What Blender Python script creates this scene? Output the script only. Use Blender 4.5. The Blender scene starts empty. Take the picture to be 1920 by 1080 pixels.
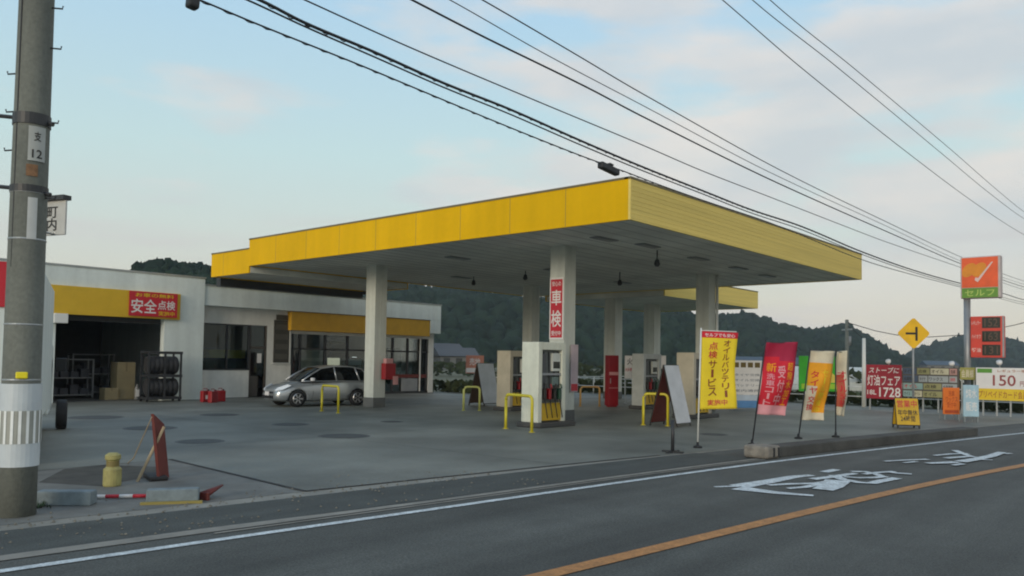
import bpy, bmesh, math, random
from mathutils import Vector, Matrix, noise
random.seed(7)
PI = math.pi
SC = bpy.context.scene
COL = SC.collection
R = math.radians

# ------------------------------------------------------------------ camera
# world: X runs along the kerb side of the filling station, Y away from the road, Z up
FPX, HC, TH, PIT, ROL = 1508.0, 1.7, R(41.2), R(2.3), 0.0162
CX, CY = 960.0, 677.0 - 1508.0 * math.tan(R(2.3))
FW = Vector((math.cos(TH) * math.cos(PIT), math.sin(TH) * math.cos(PIT), math.sin(PIT)))
R0 = Vector((math.sin(TH), -math.cos(TH), 0))
U0 = R0.cross(FW)
RT = (R0 * math.cos(ROL) + U0 * math.sin(ROL)).normalized()
UP = RT.cross(FW).normalized()
CP = Vector((0, 0, HC))
cam = bpy.data.objects.new('camera', bpy.data.cameras.new('camera'))
COL.objects.link(cam)
SC.camera = cam
m4 = Matrix((RT, UP, -FW)).transposed().to_4x4()
m4.translation = CP
cam.matrix_world = m4
cam.data.sensor_width = 36
cam.data.lens = FPX / 1920 * 36
cam.data.shift_y = -(540 - CY) / 1920.0
cam.data.clip_end = 4000
cam.data.clip_start = 0.1

def ray(x, y): return FW + RT * ((x - CX) / FPX) - UP * ((y - CY) / FPX)
def G(x, y, z=0.0):
    d = ray(x, y); return CP + d * ((z - HC) / d.z)
def AY(x, y, Y):
    d = ray(x, y); return CP + d * (Y / d.y)
def AX(x, y, X):
    d = ray(x, y); return CP + d * (X / d.x)
def AD(x, y, D): return CP + ray(x, y) * D

# ------------------------------------------------------------------ sky, sun, exposure
SC.view_settings.view_transform = 'Standard'
SC.view_settings.look = 'None'
SC.view_settings.exposure = 0.2
SC.view_settings.gamma = 1
def lin(c):
    return tuple(((v / 255) / 12.92 if v / 255 <= .04045 else ((v / 255 + .055) / 1.055) ** 2.4) for v in c) + (1,)
world = bpy.data.worlds.new('World'); SC.world = world; world.use_nodes = True
nt = world.node_tree; nt.nodes.clear()
def N(t, nt_=None, **k):
    n = (nt_ or nt).nodes.new(t)
    for a, b in k.items(): setattr(n, a, b)
    return n
L = nt.links.new
out = N('ShaderNodeOutputWorld'); bg = N('ShaderNodeBackground'); L(bg.outputs[0], out.inputs[0])
tc = N('ShaderNodeTexCoord'); sep = N('ShaderNodeSeparateXYZ'); L(tc.outputs['Generated'], sep.inputs[0])
SUN_AZ, SUN_EL = R(195), R(14)          # azimuth measured from +X towards +Y
ramp = N('ShaderNodeValToRGB'); L(sep.outputs['Z'], ramp.inputs[0])
cr = ramp.color_ramp
cr.elements[0].position = 0.0; cr.elements[0].color = lin((217, 203, 182))
cr.elements[1].position = 1.0; cr.elements[1].color = lin((120, 160, 205))
for p, c in ((.06, (214, 207, 189)), (.14, (206, 214, 205)), (.24, (194, 219, 219)), (.42, (172, 208, 232))):
    e = cr.elements.new(p); e.color = lin(c)
sky = N('ShaderNodeTexSky', sky_type='NISHITA', sun_disc=False, sun_elevation=SUN_EL, sun_rotation=PI / 2 - SUN_AZ)
mul = N('ShaderNodeMixRGB', blend_type='MULTIPLY'); mul.inputs[0].default_value = 1
mul.inputs[2].default_value = (.1, .1, .1, 1); L(sky.outputs[0], mul.inputs[1])
base = N('ShaderNodeMixRGB'); base.inputs[0].default_value = .12
L(ramp.outputs[0], base.inputs[1]); L(mul.outputs[0], base.inputs[2])
# clouds live on the sky sphere: soft banks, densest towards +X / -Y
mp = N('ShaderNodeMapping'); mp.inputs['Scale'].default_value = (1.3, 1.3, 4.6); mp.inputs['Rotation'].default_value = (.16, -.1, 0); mp.inputs['Location'].default_value = (.37, .1, .2)
L(tc.outputs['Generated'], mp.inputs[0])
n1 = N('ShaderNodeTexNoise'); n1.inputs['Scale'].default_value = 2.7; n1.inputs['Detail'].default_value = 6; n1.inputs['Roughness'].default_value = .5
L(mp.outputs[0], n1.inputs[0])
dot = N('ShaderNodeVectorMath', operation='DOT_PRODUCT'); dot.inputs[1].default_value = (RT.x, RT.y, 0); L(tc.outputs['Generated'], dot.inputs[0])
mr = N('ShaderNodeMapRange'); mr.inputs[1].default_value = -.45; mr.inputs[2].default_value = .5; mr.inputs[3].default_value = -.12; mr.inputs[4].default_value = .14
L(dot.outputs['Value'], mr.inputs[0])
ad = N('ShaderNodeMath', operation='ADD'); L(n1.outputs[0], ad.inputs[0]); L(mr.outputs[0], ad.inputs[1])
cm = N('ShaderNodeMapRange', interpolation_type='SMOOTHSTEP'); cm.inputs[1].default_value = .47; cm.inputs[2].default_value = .66; cm.inputs[4].default_value = .8
L(ad.outputs[0], cm.inputs[0])
n2 = N('ShaderNodeTexNoise'); n2.inputs['Scale'].default_value = 3.1; n2.inputs['Detail'].default_value = 5; L(mp.outputs[0], n2.inputs[0])
cc = N('ShaderNodeValToRGB'); cc.color_ramp.elements[0].position = .38; cc.color_ramp.elements[0].color = lin((222, 215, 209))
cc.color_ramp.elements[1].position = .62; cc.color_ramp.elements[1].color = lin((196, 200, 203)); L(n2.outputs[0], cc.inputs[0])
mixc = N('ShaderNodeMixRGB'); fz = N('ShaderNodeMapRange', interpolation_type='SMOOTHSTEP'); fz.inputs[1].default_value = .02; fz.inputs[2].default_value = .2; fz.inputs[3].default_value = .15; L(sep.outputs['Z'], fz.inputs[0])
fm = N('ShaderNodeMath', operation='MULTIPLY'); L(cm.outputs[0], fm.inputs[0]); L(fz.outputs[0], fm.inputs[1]); L(fm.outputs[0], mixc.inputs[0]); L(base.outputs[0], mixc.inputs[1]); L(cc.outputs[0], mixc.inputs[2])
mp3 = N('ShaderNodeMapping'); mp3.inputs['Scale'].default_value = (1.1, 1.1, 9); mp3.inputs['Location'].default_value = (2.3, .7, 0); L(tc.outputs['Generated'], mp3.inputs[0])
n4 = N('ShaderNodeTexNoise'); n4.inputs['Scale'].default_value = 2.2; n4.inputs['Detail'].default_value = 6; L(mp3.outputs[0], n4.inputs[0])
k1 = N('ShaderNodeMapRange', interpolation_type='SMOOTHSTEP'); k1.inputs[1].default_value = .42; k1.inputs[2].default_value = .62; k1.inputs[4].default_value = .75; L(n4.outputs[0], k1.inputs[0])
k2 = N('ShaderNodeMapRange', interpolation_type='SMOOTHSTEP'); k2.inputs[1].default_value = .21; k2.inputs[2].default_value = .12; L(sep.outputs['Z'], k2.inputs[0])
k3 = N('ShaderNodeMath', operation='MULTIPLY'); L(k1.outputs[0], k3.inputs[0]); L(k2.outputs[0], k3.inputs[1])
k4 = N('ShaderNodeMixRGB'); k4.inputs[2].default_value = lin((199, 197, 195)); L(k3.outputs[0], k4.inputs[0]); L(mixc.outputs[0], k4.inputs[1]); L(k4.outputs[0], bg.inputs[0]); bg.inputs[1].default_value = 1.0
sun = bpy.data.objects.new('sun', bpy.data.lights.new('sun', 'SUN')); COL.objects.link(sun)
sun.data.energy = 1.4; sun.data.angle = R(20); sun.data.color = (1, .86, .68)
sd = Vector((math.cos(SUN_AZ) * math.cos(SUN_EL), math.sin(SUN_AZ) * math.cos(SUN_EL), math.sin(SUN_EL)))
sun.rotation_euler = sd.to_track_quat('Z', 'Y').to_euler()
SC.cycles.filter_width = 2.0

# ------------------------------------------------------------------ materials
MATS = {}
def mat(name, c, rough=.6, metal=0, var=.12, scale=3.0, bump=0, bscale=60, c2=None, stretch=None, spec=.5, coat=0):
    if name in MATS: return MATS[name]
    m = bpy.data.materials.new(name); m.use_nodes = True; t = m.node_tree
    b = t.nodes['Principled BSDF']; l = t.links.new
    b.inputs['Roughness'].default_value = rough; b.inputs['Metallic'].default_value = metal
    b.inputs['Specular IOR Level'].default_value = spec; b.inputs['Coat Weight'].default_value = coat
    g = N('ShaderNodeNewGeometry', t); src = g.outputs['Position']
    if stretch:
        q = N('ShaderNodeMapping', t); q.inputs['Scale'].default_value = stretch; l(src, q.inputs[0]); src = q.outputs[0]
    n = N('ShaderNodeTexNoise', t); n.inputs['Scale'].default_value = scale; n.inputs['Detail'].default_value = 7; n.inputs['Roughness'].default_value = .6
    l(src, n.inputs[0])
    r = N('ShaderNodeValToRGB', t); r.color_ramp.elements[0].position = .3; r.color_ramp.elements[1].position = .7
    a = tuple(v * (1 - var) for v in c[:3]) + (1,); d = c2 and tuple(c2[:3]) + (1,) or tuple(min(1, v * (1 + var)) for v in c[:3]) + (1,)
    r.color_ramp.elements[0].color = a; r.color_ramp.elements[1].color = d
    l(n.outputs[0], r.inputs[0]); l(r.outputs[0], b.inputs['Base Color'])
    if bump:
        n3 = N('ShaderNodeTexNoise', t); n3.inputs['Scale'].default_value = bscale; n3.inputs['Detail'].default_value = 4; l(src, n3.inputs[0])
        bp = N('ShaderNodeBump', t); bp.inputs['Strength'].default_value = bump; bp.inputs['Distance'].default_value = .02
        l(n3.outputs[0], bp.inputs['Height']); l(bp.outputs[0], b.inputs['Normal'])
    MATS[name] = m; return m
def grain(m, sc=140, amt=.35, streak=None, samt=.25):
    t = m.node_tree; b = t.nodes['Principled BSDF']; l = t.links.new; src = b.inputs['Base Color'].links[0].from_socket
    g = N('ShaderNodeNewGeometry', t); v = N('ShaderNodeTexNoise', t); v.inputs['Scale'].default_value = sc; v.inputs['Detail'].default_value = 3; l(g.outputs['Position'], v.inputs[0])
    q = N('ShaderNodeMapRange', t); q.inputs[1].default_value = .3; q.inputs[2].default_value = .7; q.inputs[3].default_value = 1 - amt; q.inputs[4].default_value = 1 + amt; l(v.outputs[0], q.inputs[0])
    k = q.outputs[0]
    if streak:
        mp_ = N('ShaderNodeMapping', t); mp_.inputs['Scale'].default_value = streak; mp_.inputs['Rotation'].default_value = (0, 0, .12); l(g.outputs['Position'], mp_.inputs[0])
        w = N('ShaderNodeTexNoise', t); w.inputs['Scale'].default_value = 1; w.inputs['Detail'].default_value = 5; l(mp_.outputs[0], w.inputs[0])
        q2 = N('ShaderNodeMapRange', t); q2.inputs[1].default_value = .3; q2.inputs[2].default_value = .7; q2.inputs[3].default_value = 1 - samt; q2.inputs[4].default_value = 1 + samt; l(w.outputs[0], q2.inputs[0])
        mm = N('ShaderNodeMath', t, operation='MULTIPLY'); l(k, mm.inputs[0]); l(q2.outputs[0], mm.inputs[1]); k = mm.outputs[0]
    x = N('ShaderNodeVectorMath', t, operation='SCALE'); l(src, x.inputs[0]); l(k, x.inputs['Scale']); l(x.outputs[0], b.inputs['Base Color'])
def glass(name, tint, refl=.06):
    m = bpy.data.materials.new(name); m.use_nodes = True; t = m.node_tree; t.nodes.clear(); l = t.links.new
    o = N('ShaderNodeOutputMaterial', t); mx = N('ShaderNodeMixShader', t); tr = N('ShaderNodeBsdfTransparent', t); gl = N('ShaderNodeBsdfGlossy', t)
    fr = N('ShaderNodeFresnel', t); fr.inputs[0].default_value = 1.5
    g2 = N('ShaderNodeMath', t, operation='ADD'); l(fr.outputs[0], g2.inputs[0]); g2.inputs[1].default_value = refl
    tr.inputs[0].default_value = tint; gl.inputs['Roughness'].default_value = .03; gl.inputs[0].default_value = (.9, .95, 1, 1)
    l(g2.outputs[0], mx.inputs[0]); l(tr.outputs[0], mx.inputs[1]); l(gl.outputs[0], mx.inputs[2]); l(mx.outputs[0], o.inputs[0])
    return m
M_asph = mat('asphalt', (.077, .080, .071), .85, var=.18, scale=.9, bump=.35, bscale=90)
M_asph2 = mat('asphalt_shoulder', (.062, .068, .062), .88, var=.18, scale=1.6, bump=.35, bscale=90)
M_conc = mat('forecourt_concrete', (.158, .164, .141), .6, var=.36, scale=.4, bump=.15, bscale=40)
M_conc2 = mat('pale_concrete', (.25, .24, .205), .8, var=.2, scale=2.2, bump=.3, bscale=50)
M_gut = mat('gutter_concrete', (.25, .235, .2), .8, var=.25, scale=3, bump=.3)
M_pole = mat('pole_concrete', (.15, .16, .14), .85, var=.2, scale=2.5, bump=.25, bscale=40, stretch=(1, 1, .25))
M_road_white = mat('road_paint_white', (.56, .6, .6), .7, var=.28, scale=7)
M_road_org = mat('road_paint_orange', (.42, .19, .06), .7, var=.25, scale=7)
grain(M_asph, 55, .4, (.06, 1.3, 1), .32); grain(M_asph2, 55, .4, (.1, 2, 1), .2); grain(M_conc, 22, .12, (.35, .5, 1), .16); grain(M_road_white, 30, .3); grain(M_road_org, 30, .2); grain(M_pole, 25, .12)
M_joint = mat('joint', (.03, .03, .03), .9)
M_field = mat('field', (.09, .105, .05), .95, var=.4, scale=.12, c2=(.16, .15, .09))
M_white = mat('white_paint', (.68, .69, .66), .5, var=.06, scale=1.2, stretch=(1, 1, .3))
M_wall = mat('building_wall', (.66, .72, .69), .6, var=.07, scale=.8, bump=.05, stretch=(1, 1, .25))
M_wall2 = mat('building_wall_warm', (.72, .72, .68), .65, var=.08, scale=.8)
M_yel = mat('fascia_yellow', (.76, .44, .002), .6, var=.06, scale=.5, spec=.12)
M_yel_pale = mat('fascia_yellow_pale', (.82, .63, .17), .7, var=.1, scale=.8, stretch=(.25, 1, 14))  # paler, less saturated yellow than M_yel
M_yel2 = mat('band_yellow', (.62, .39, .02), .4, var=.06)
M_yel3 = mat('band_ochre', (.56, .31, .02), .45, var=.1)
M_sof = mat('soffit_panel', (.72, .73, .66), .55, var=.22, scale=.5)
M_colm = mat('column_paint', (.56, .58, .52), .5, var=.06, scale=1.5, stretch=(1, 1, .3))
M_dark = mat('dark_metal', (.03, .032, .035), .5)
M_black = mat('black_rubber', (.012, .012, .013), .7)
M_grey = mat('grey_metal', (.28, .29, .3), .45, metal=.3)
M_steel = mat('galvanised', (.36, .38, .38), .45, metal=.5)
M_ypipe = mat('yellow_pipe', (.62, .52, .03), .4, var=.1)
M_red = mat('red_paint', (.27, .01, .014), .45, var=.1)
M_dred = mat('dull_red_board', (.13, .022, .016), .7, var=.2, scale=4)
M_sred = mat('sign_red', (.5, .015, .03), .45, var=.06)
M_swhite = mat('sign_white', (.72, .7, .68), .5, var=.04)
M_syel = mat('sign_yellow', (.72, .50, .015), .5, var=.06)
M_sorg = mat('sign_orange', (.72, .17, .02), .5, var=.06)
M_sgreen = mat('sign_green', (.09, .28, .03), .5)
M_sblue = mat('sign_blue', (.10, .25, .5), .5)
M_slb = mat('sign_light_blue', (.36, .52, .6), .5)
M_sblack = mat('sign_black', (.02, .018, .015), .5)
M_cream = mat('pump_cream', (.66, .67, .56), .4, var=.05)
M_silver = mat('car_silver', (.42, .44, .45), .28, metal=.65, var=.03, coat=.6)
M_card = mat('cardboard', (.30, .24, .13), .85)
M_wood = mat('timber', (.38, .30, .19), .8)
M_wire = mat('cable', (.02, .022, .025), .6)
M_tree = mat('tree_crowns', (.012, .026, .018), .95, var=.4, scale=.12, c2=(.026, .046, .03), spec=.05, bump=.6, bscale=1.6)
M_hill = mat('hill_soil', (.035, .055, .038), 1, var=.3, scale=.1, spec=.1)
M_roof = mat('tile_grey', (.07, .075, .08), .7)
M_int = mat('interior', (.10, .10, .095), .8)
M_gdark = glass('tinted_glass', (.62, .72, .70, 1), -.012)
M_gclear = glass('shop_glass', (.8, .84, .82, 1), -.02)
M_gcar = glass('car_glass', (.06, .07, .07, 1), .0)
M_lens = mat('lens', (.75, .78, .8), .15, var=.02)
M_disp = mat('display', (.03, .035, .03), .15)

grain(M_yel, 9, .02, (2.2, 2.2, .12), .06); grain(M_wall, 6, .03, (2.6, 2.6, .22), .08); grain(M_wall2, 6, .03, (2.6, 2.6, .22), .08); grain(M_colm, 6, .04, (5, 5, .4), .08); grain(M_cream, 12, .03, (6, 6, .5), .07)

# ------------------------------------------------------------------ mesh helpers
class MB:
    def __init__(s): s.v = []; s.f = []; s.m = []
    def add(s, vs, fs, mi=0, T=None):
        o = len(s.v)
        s.v += [tuple(T @ Vector(p)) if T else tuple(p) for p in vs]
        s.f += [tuple(i + o for i in f) for f in fs]; s.m += [mi] * len(fs); return s
    def box(s, x0, x1, y0, y1, z0, z1, mi=0, T=None):
        return s.add([(x, y, z) for z in (z0, z1) for y in (y0, y1) for x in (x0, x1)],
                     [(0, 2, 3, 1), (4, 5, 7, 6), (0, 1, 5, 4), (1, 3, 7, 5), (3, 2, 6, 7), (2, 0, 4, 6)], mi, T)
    def tube(s, pts, r, seg=8, mi=0, r2=None, T=None):
        P = [Vector(p) for p in pts]; n = len(P); vs = []; fs = []
        for i, p in enumerate(P):
            d = (P[min(i + 1, n - 1)] - P[max(i - 1, 0)]).normalized()
            a = Vector((0, 0, 1)) if abs(d.z) < .9 else Vector((1, 0, 0))
            u = d.cross(a).normalized(); w = d.cross(u)
            rr = r if r2 is None else r + (r2 - r) * i / (n - 1)
            vs += [p + (u * math.cos(2 * PI * k / seg) + w * math.sin(2 * PI * k / seg)) * rr for k in range(seg)]
        for i in range(n - 1):
            for k in range(seg):
                a, b = i * seg + k, i * seg + (k + 1) % seg
                fs.append((a, b, b + seg, a + seg))
        fs.append(tuple(range(seg))[::-1]); fs.append(tuple(range((n - 1) * seg, n * seg)))
        return s.add(vs, fs, mi, T)
    def lathe(s, prof, seg=20, mi=0, T=None):
        vs = []; fs = []
        for r, z in prof: vs += [(r * math.cos(2 * PI * k / seg), r * math.sin(2 * PI * k / seg), z) for k in range(seg)]
        for i in range(len(prof) - 1):
            for k in range(seg):
                a, b = i * seg + k, i * seg + (k + 1) % seg
                fs.append((a, b, b + seg, a + seg))
        fs.append(tuple(range(seg))[::-1]); fs.append(tuple(range((len(prof) - 1) * seg, len(prof) * seg)))
        return s.add(vs, fs, mi, T)
    def prism(s, poly, y0, y1, mi=0, T=None):      # polygon in (x,z), extruded along y
        n = len(poly)
        vs = [(x, y0, z) for x, z in poly] + [(x, y1, z) for x, z in poly]
        fs = [tuple(range(n)), tuple(range(n, 2 * n))[::-1]] + [(i, i + n, (i + 1) % n + n, (i + 1) % n) for i in range(n)]
        return s.add(vs, fs, mi, T)
    def slab(s, poly, z0, z1, mi=0):               # polygon in (x,y), extruded along z
        n = len(poly)
        vs = [(x, y, z0) for x, y in poly] + [(x, y, z1) for x, y in poly]
        fs = [tuple(range(n))[::-1], tuple(range(n, 2 * n))] + [(i, (i + 1) % n, (i + 1) % n + n, i + n) for i in range(n)]
        return s.add(vs, fs, mi)
    def text(s, body, x0, x1, z0, z1, y, mi=0, warp=None, shear=0, th=.004):   # fitted into a box in the local x-z plane, facing -y
        cu = bpy.data.curves.new('t', 'FONT'); cu.body = body; cu.resolution_u = 3; cu.space_line = .95; cu.align_x = 'CENTER'; cu.offset = .012; cu.shear = shear
        o = bpy.data.objects.new('t', cu); COL.objects.link(o); bpy.context.view_layer.update()
        me = bpy.data.meshes.new_from_object(o.evaluated_get(bpy.context.evaluated_depsgraph_get()))
        vs = [v.co.copy() for v in me.vertices]; fs = [tuple(p.vertices) for p in me.polygons]
        bpy.data.objects.remove(o); bpy.data.meshes.remove(me); bpy.data.curves.remove(cu)
        if not vs: return s
        ax, bx = min(v.x for v in vs), max(v.x for v in vs); az, bz = min(v.y for v in vs), max(v.y for v in vs)
        q = [Vector((x0 + (v.x - ax) / max(bx - ax, 1e-6) * (x1 - x0), y, z0 + (v.y - az) / max(bz - az, 1e-6) * (z1 - z0))) for v in vs]
        if warp: q = [warp(p) for p in q]
        return s.add(q, fs, mi)
    def build(s, name, mats, parent=None, smooth=False, bevel=0, sub=0):
        me = bpy.data.meshes.new(name); me.from_pydata([tuple(v) for v in s.v], [], s.f)
        if not isinstance(mats, (list, tuple)): mats = [mats]
        for m in mats: me.materials.append(m)
        me.polygons.foreach_set('material_index', s.m)
        if smooth: me.polygons.foreach_set('use_smooth', [True] * len(s.f))
        me.update(); o = bpy.data.objects.new(name, me); COL.objects.link(o)
        if parent: o.parent = parent
        if bevel:
            b = o.modifiers.new('b', 'BEVEL'); b.width = bevel; b.segments = 2; b.limit_method = 'ANGLE'
        if sub:
            b = o.modifiers.new('s', 'SUBSURF'); b.levels = b.render_levels = sub
        return o
def TRZ(loc, rz=0): return Matrix.Translation(Vector(loc)) @ Matrix.Rotation(rz, 4, 'Z')
def tag(o, label=None, cat=None, group=None, kind=None):
    if label: o['label'] = label
    if cat: o['category'] = cat
    if group: o['group'] = group
    if kind: o['kind'] = kind
    return o
def thing(name, label, cat, loc=(0, 0, 0), rz=0, group=None):
    o = bpy.data.objects.new(name, None); COL.objects.link(o); o.empty_display_size = .2
    o.location = loc; o.rotation_euler = (0, 0, rz)
    return tag(o, label, cat, group)
def copy_tree(o, parent=None):
    c = o.copy(); COL.objects.link(c); c.parent = parent
    for ch in list(o.children): copy_tree(ch, c)
    return c
def grid_sheet(name, rows, z, m, kind='structure', parent=None):
    """strip between two polylines: rows = [(x, y_low, y_high)]"""
    mb = MB(); vs = []; fs = []
    for x, a, b in rows: vs += [(x, a, z), (x, b, z)]
    for i in range(len(rows) - 1): fs.append((2 * i, 2 * i + 2, 2 * i + 3, 2 * i + 1))
    mb.add(vs, fs); o = mb.build(name, m, parent)
    if kind: o['kind'] = kind
    return o

# ------------------------------------------------------------------ ground, road, forecourt
def wl(x):          # centre of the white edge line
    pts = [(-60, 12.5), (-20, 9.1), (2.2, 7.14), (5, 6.87), (12.64, 6.05), (18, 5.2), (25.27, 3.88), (40, .9), (80, -8.5), (300, -62)]
    for (xa, ya), (xb, yb) in zip(pts, pts[1:]):
        if x <= xb:
            i = pts.index((xa, ya)); t = (x - xa) / (xb - xa)
            def sl(k):
                k0, k1 = max(k - 1, 0), min(k + 1, len(pts) - 1)
                return (pts[k1][1] - pts[k0][1]) / (pts[k1][0] - pts[k0][0])
            h = xb - xa; m0, m1 = sl(i) * h, sl(i + 1) * h
            return (2*t**3-3*t**2+1)*ya + (t**3-2*t**2+t)*m0 + (-2*t**3+3*t**2)*yb + (t**3-t**2)*m1
    return pts[-1][1]
XS = [-60, -40, -20, -10, -4] + [i * 1.0 for i in range(0, 46)] + [50, 56, 64, 72, 80, 100, 140, 200, 300]
g = MB(); NG = 24
g.add([(-600 + 1600 * i / NG * 1.0 - 200, -600 + 1600 * j / NG, -.06) for j in range(NG + 1) for i in range(NG + 1)],
      [(j * (NG + 1) + i, j * (NG + 1) + i + 1, (j + 1) * (NG + 1) + i + 1, (j + 1) * (NG + 1) + i) for j in range(NG) for i in range(NG)])
o = g.build('ground', M_field); o['kind'] = 'structure'
grid_sheet('road', [(x, wl(x) - 7.0, wl(x) + 1.62) for x in XS], -.004, M_asph)
grid_sheet('road_shoulder', [(x, wl(x) + .55, wl(x) + 1.66) for x in XS if x <= 14], .0, M_asph2)
grid_sheet('far_pavement', [(x, wl(x) - 11, wl(x) - 7.0) for x in XS], .0, M_conc2)
grid_sheet('gutter', [(x, wl(x) + .36, wl(x) + .56 - max(0, min(1, (x - 4) / 3)) * .1) for x in XS if x <= 14], .004, M_gut)
grid_sheet('gutter', [(x, wl(x) + .26, wl(x) + .31) for x in XS if 4 <= x <= 14], .004, M_gut)
grid_sheet('edge_line', [(x, wl(x) - .055, wl(x) + .055) for x in XS if x <= 100], .004, M_road_white)
grid_sheet('centre_line', [(x, wl(x) - 2.82 - .09, wl(x) - 2.82 + .09) for x in XS if x <= 100], .004, M_road_org)
# pale apron between the forecourt joint and the road shoulder
fe = lambda x: wl(x) + 1.62
grid_sheet('pavement', [(x, fe(x), 9.2 if x < 40 else fe(x) + .2) for x in XS if -20 <= x <= 36], -.002, M_conc2)
def jl(x): return max(fe(x) + .05, fe(x) + (.36 if x < 6.2 else max(.12, .36 - (x - 6.2) * .03)))
fx = [6.04 + i * (36.2 - 6.04) / 30 for i in range(31)]
fc = MB(); poly = [(x, jl(x)) for x in fx] + [(36.2, 31), (-16, 31), (-16, 12.9), (6.3, 12.9)]
fc.add([(x, y, .004) for x, y in poly], [tuple(range(len(poly)))])
o = fc.build('forecourt', M_conc); o['kind'] = 'structure'
a = MB(); a.add([(-16, fe(-16) + .3, .001), (6.0, jl(6.04), .001), (6.3, 12.89, .001), (-16, 12.89, .001)], [(0, 1, 2, 3)])
o = a.build('worn_apron', mat('worn_concrete', (.15, .15, .135), .8, var=.3, scale=1.6, bump=.25)); o['kind'] = 'structure'
j = MB()
def strip(mb, pts, w, z, mi=0):
    for (xa, ya), (xb, yb) in zip(pts, pts[1:]):
        d = Vector((xb - xa, yb - ya)).normalized() * w / 2
        mb.add([(xa + d.y, ya - d.x, z), (xb + d.y, yb - d.x, z), (xb - d.y, yb + d.x, z), (xa - d.y, ya + d.x, z)], [(0, 1, 2, 3)], mi)
strip(j, [(6.3, 12.9), (6.04, jl(6.04))], .06, .008)
strip(j, [(x, jl(x)) for x in fx if x < 13.6], .05, .008)
o = j.build('drain_channel', M_joint); o['kind'] = 'structure'
j = MB()
for xx in (10.6, 15.2, 20.2, 25.2, 30.2): strip(j, [(xx, jl(xx) + .1), (xx, 29.9)], .018, .007)
for yy in (14.5, 19.5, 24.5): strip(j, [(6.5 if yy > 12.9 else 7, yy), (36, yy)], .018, .0075)
o = j.build('paving_joint', mat('joint_line', (.085, .09, .085), .9)); o['kind'] = 'structure'
k = MB(); pp = [G(72, 905), G(120, 880), G(200, 872), G(300, 876), G(312, 893), G(250, 900), G(190, 912)]  # shadow on the ground near the pole, painted as a flat dark patch
k.add([(p.x, p.y, .0035) for p in pp], [tuple(range(len(pp)))[::-1]]); k = k.build('painted_shadow', mat('dark_patch', (.06, .058, .05), .9, var=.4, scale=3)); k['kind'] = 'structure'
# painted characters on the lane: brush strokes traced on the road surface
def stroke(mb, pts, w0, w1, z):
    P = [G(1320 + x / 3.31, 840 + y / 3.31) for x, y in pts]
    n = len(P); vs = []
    for i, p in enumerate(P):
        d = (P[min(i + 1, n - 1)] - P[max(i - 1, 0)]); d.z = 0; d.normalize()
        w = (w0 + (w1 - w0) * i / max(1, n - 1)) / 2
        vs += [(p.x + d.y * w, p.y - d.x * w, z), (p.x - d.y * w, p.y + d.x * w, z)]
    mb.add(vs, [(2 * i, 2 * i + 2, 2 * i + 3, 2 * i + 1) for i in range(n - 1)])
k = MB()
for q, (pts, w0, w1) in enumerate((([(65, 243), (210, 239)], .05, .10), ([(215, 240), (300, 226), (420, 206), (560, 180), (670, 171)], .30, .12),
        ([(208, 250), (300, 262), (450, 280), (680, 298)], .36, .10), ([(400, 233), (520, 226), (700, 222), (770, 212)], .09, .12), ([(520, 254), (620, 246), (730, 226)], .07, .12),
        ([(745, 152), (825, 136)], .14, .12), ([(670, 196), (780, 184), (900, 166), (940, 160)], .14, .10), ([(735, 262), (790, 240), (832, 204)], .26, .34),
        ([(800, 172), (860, 198), (960, 217), (1040, 222), (1110, 206), (1200, 190)], .14, .14), ([(915, 150), (1000, 150), (1070, 166), (1120, 186)], .12, .10),
        ([(870, 182), (960, 189), (1060, 188), (1130, 180)], .10, .10), ([(990, 166), (1080, 156), (1180, 150)], .09, .10), ([(1120, 150), (1200, 160), (1290, 166)], .10, .12),
        ([(1120, 86), (1250, 79), (1390, 74)], .06, .10), ([(1240, 96), (1320, 88)], .06, .08), ([(1385, 99), (1480, 96), (1570, 92)], .14, .20), ([(1430, 51), (1530, 41), (1640, 38)], .08, .10),
        ([(1555, 18), (1600, 36), (1660, 58)], .12, .10), ([(1500, 68), (1640, 57), (1710, 64)], .12, .12), ([(1545, 112), (1610, 103)], .08, .08),
        ([(1590, 90), (1700, 72), (1780, 55), (1850, 31)], .20, .14), ([(1690, 76), (1790, 79)], .08, .06), ([(1868, 41), (1905, 38)], .08, .08))):
    stroke(k, pts, w0 + .02, w1 + .02, .006 + .0006 * q)
tag(k.build('road_lettering', M_road_white), kind='structure')
# raised kerb island beside the lane
def kerb_poly():
    xs = [14.5 + i * (23.3 - 14.5) / 14 for i in range(15)]
    a_ = [(x, wl(x) + .32) for x in xs]; b_ = [(x, wl(x) + .32 + .4) for x in xs]
    return a_ + b_[::-1]
kp = MB(); kp.slab(kerb_poly(), -.01, .2)
o = kp.build('kerb', mat('dark_kerb', (.06, .06, .055), .9, var=.35, scale=1.8, bump=.4, bscale=30), bevel=.025); o['kind'] = 'structure'
kb = thing('kerb_end_block', 'weathered pale concrete block capping the near end of the dark kerb', 'kerb block', (14.0, wl(14.2) + .27, 0), -.12)
ks = MB(); ks.box(0, .48, 0, .5, 0, .235); ks.build('block', mat('kerb_end', (.21, .19, .16), .85, var=.4, scale=5, bump=.4, bscale=30), kb, bevel=.05)
for x_ in (.2, .36):
    ks = MB(); ks.box(x_, x_ + .07, -.004, .02, .03, .2); ks.build('slot', M_black, kb, bevel=.008)

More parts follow.
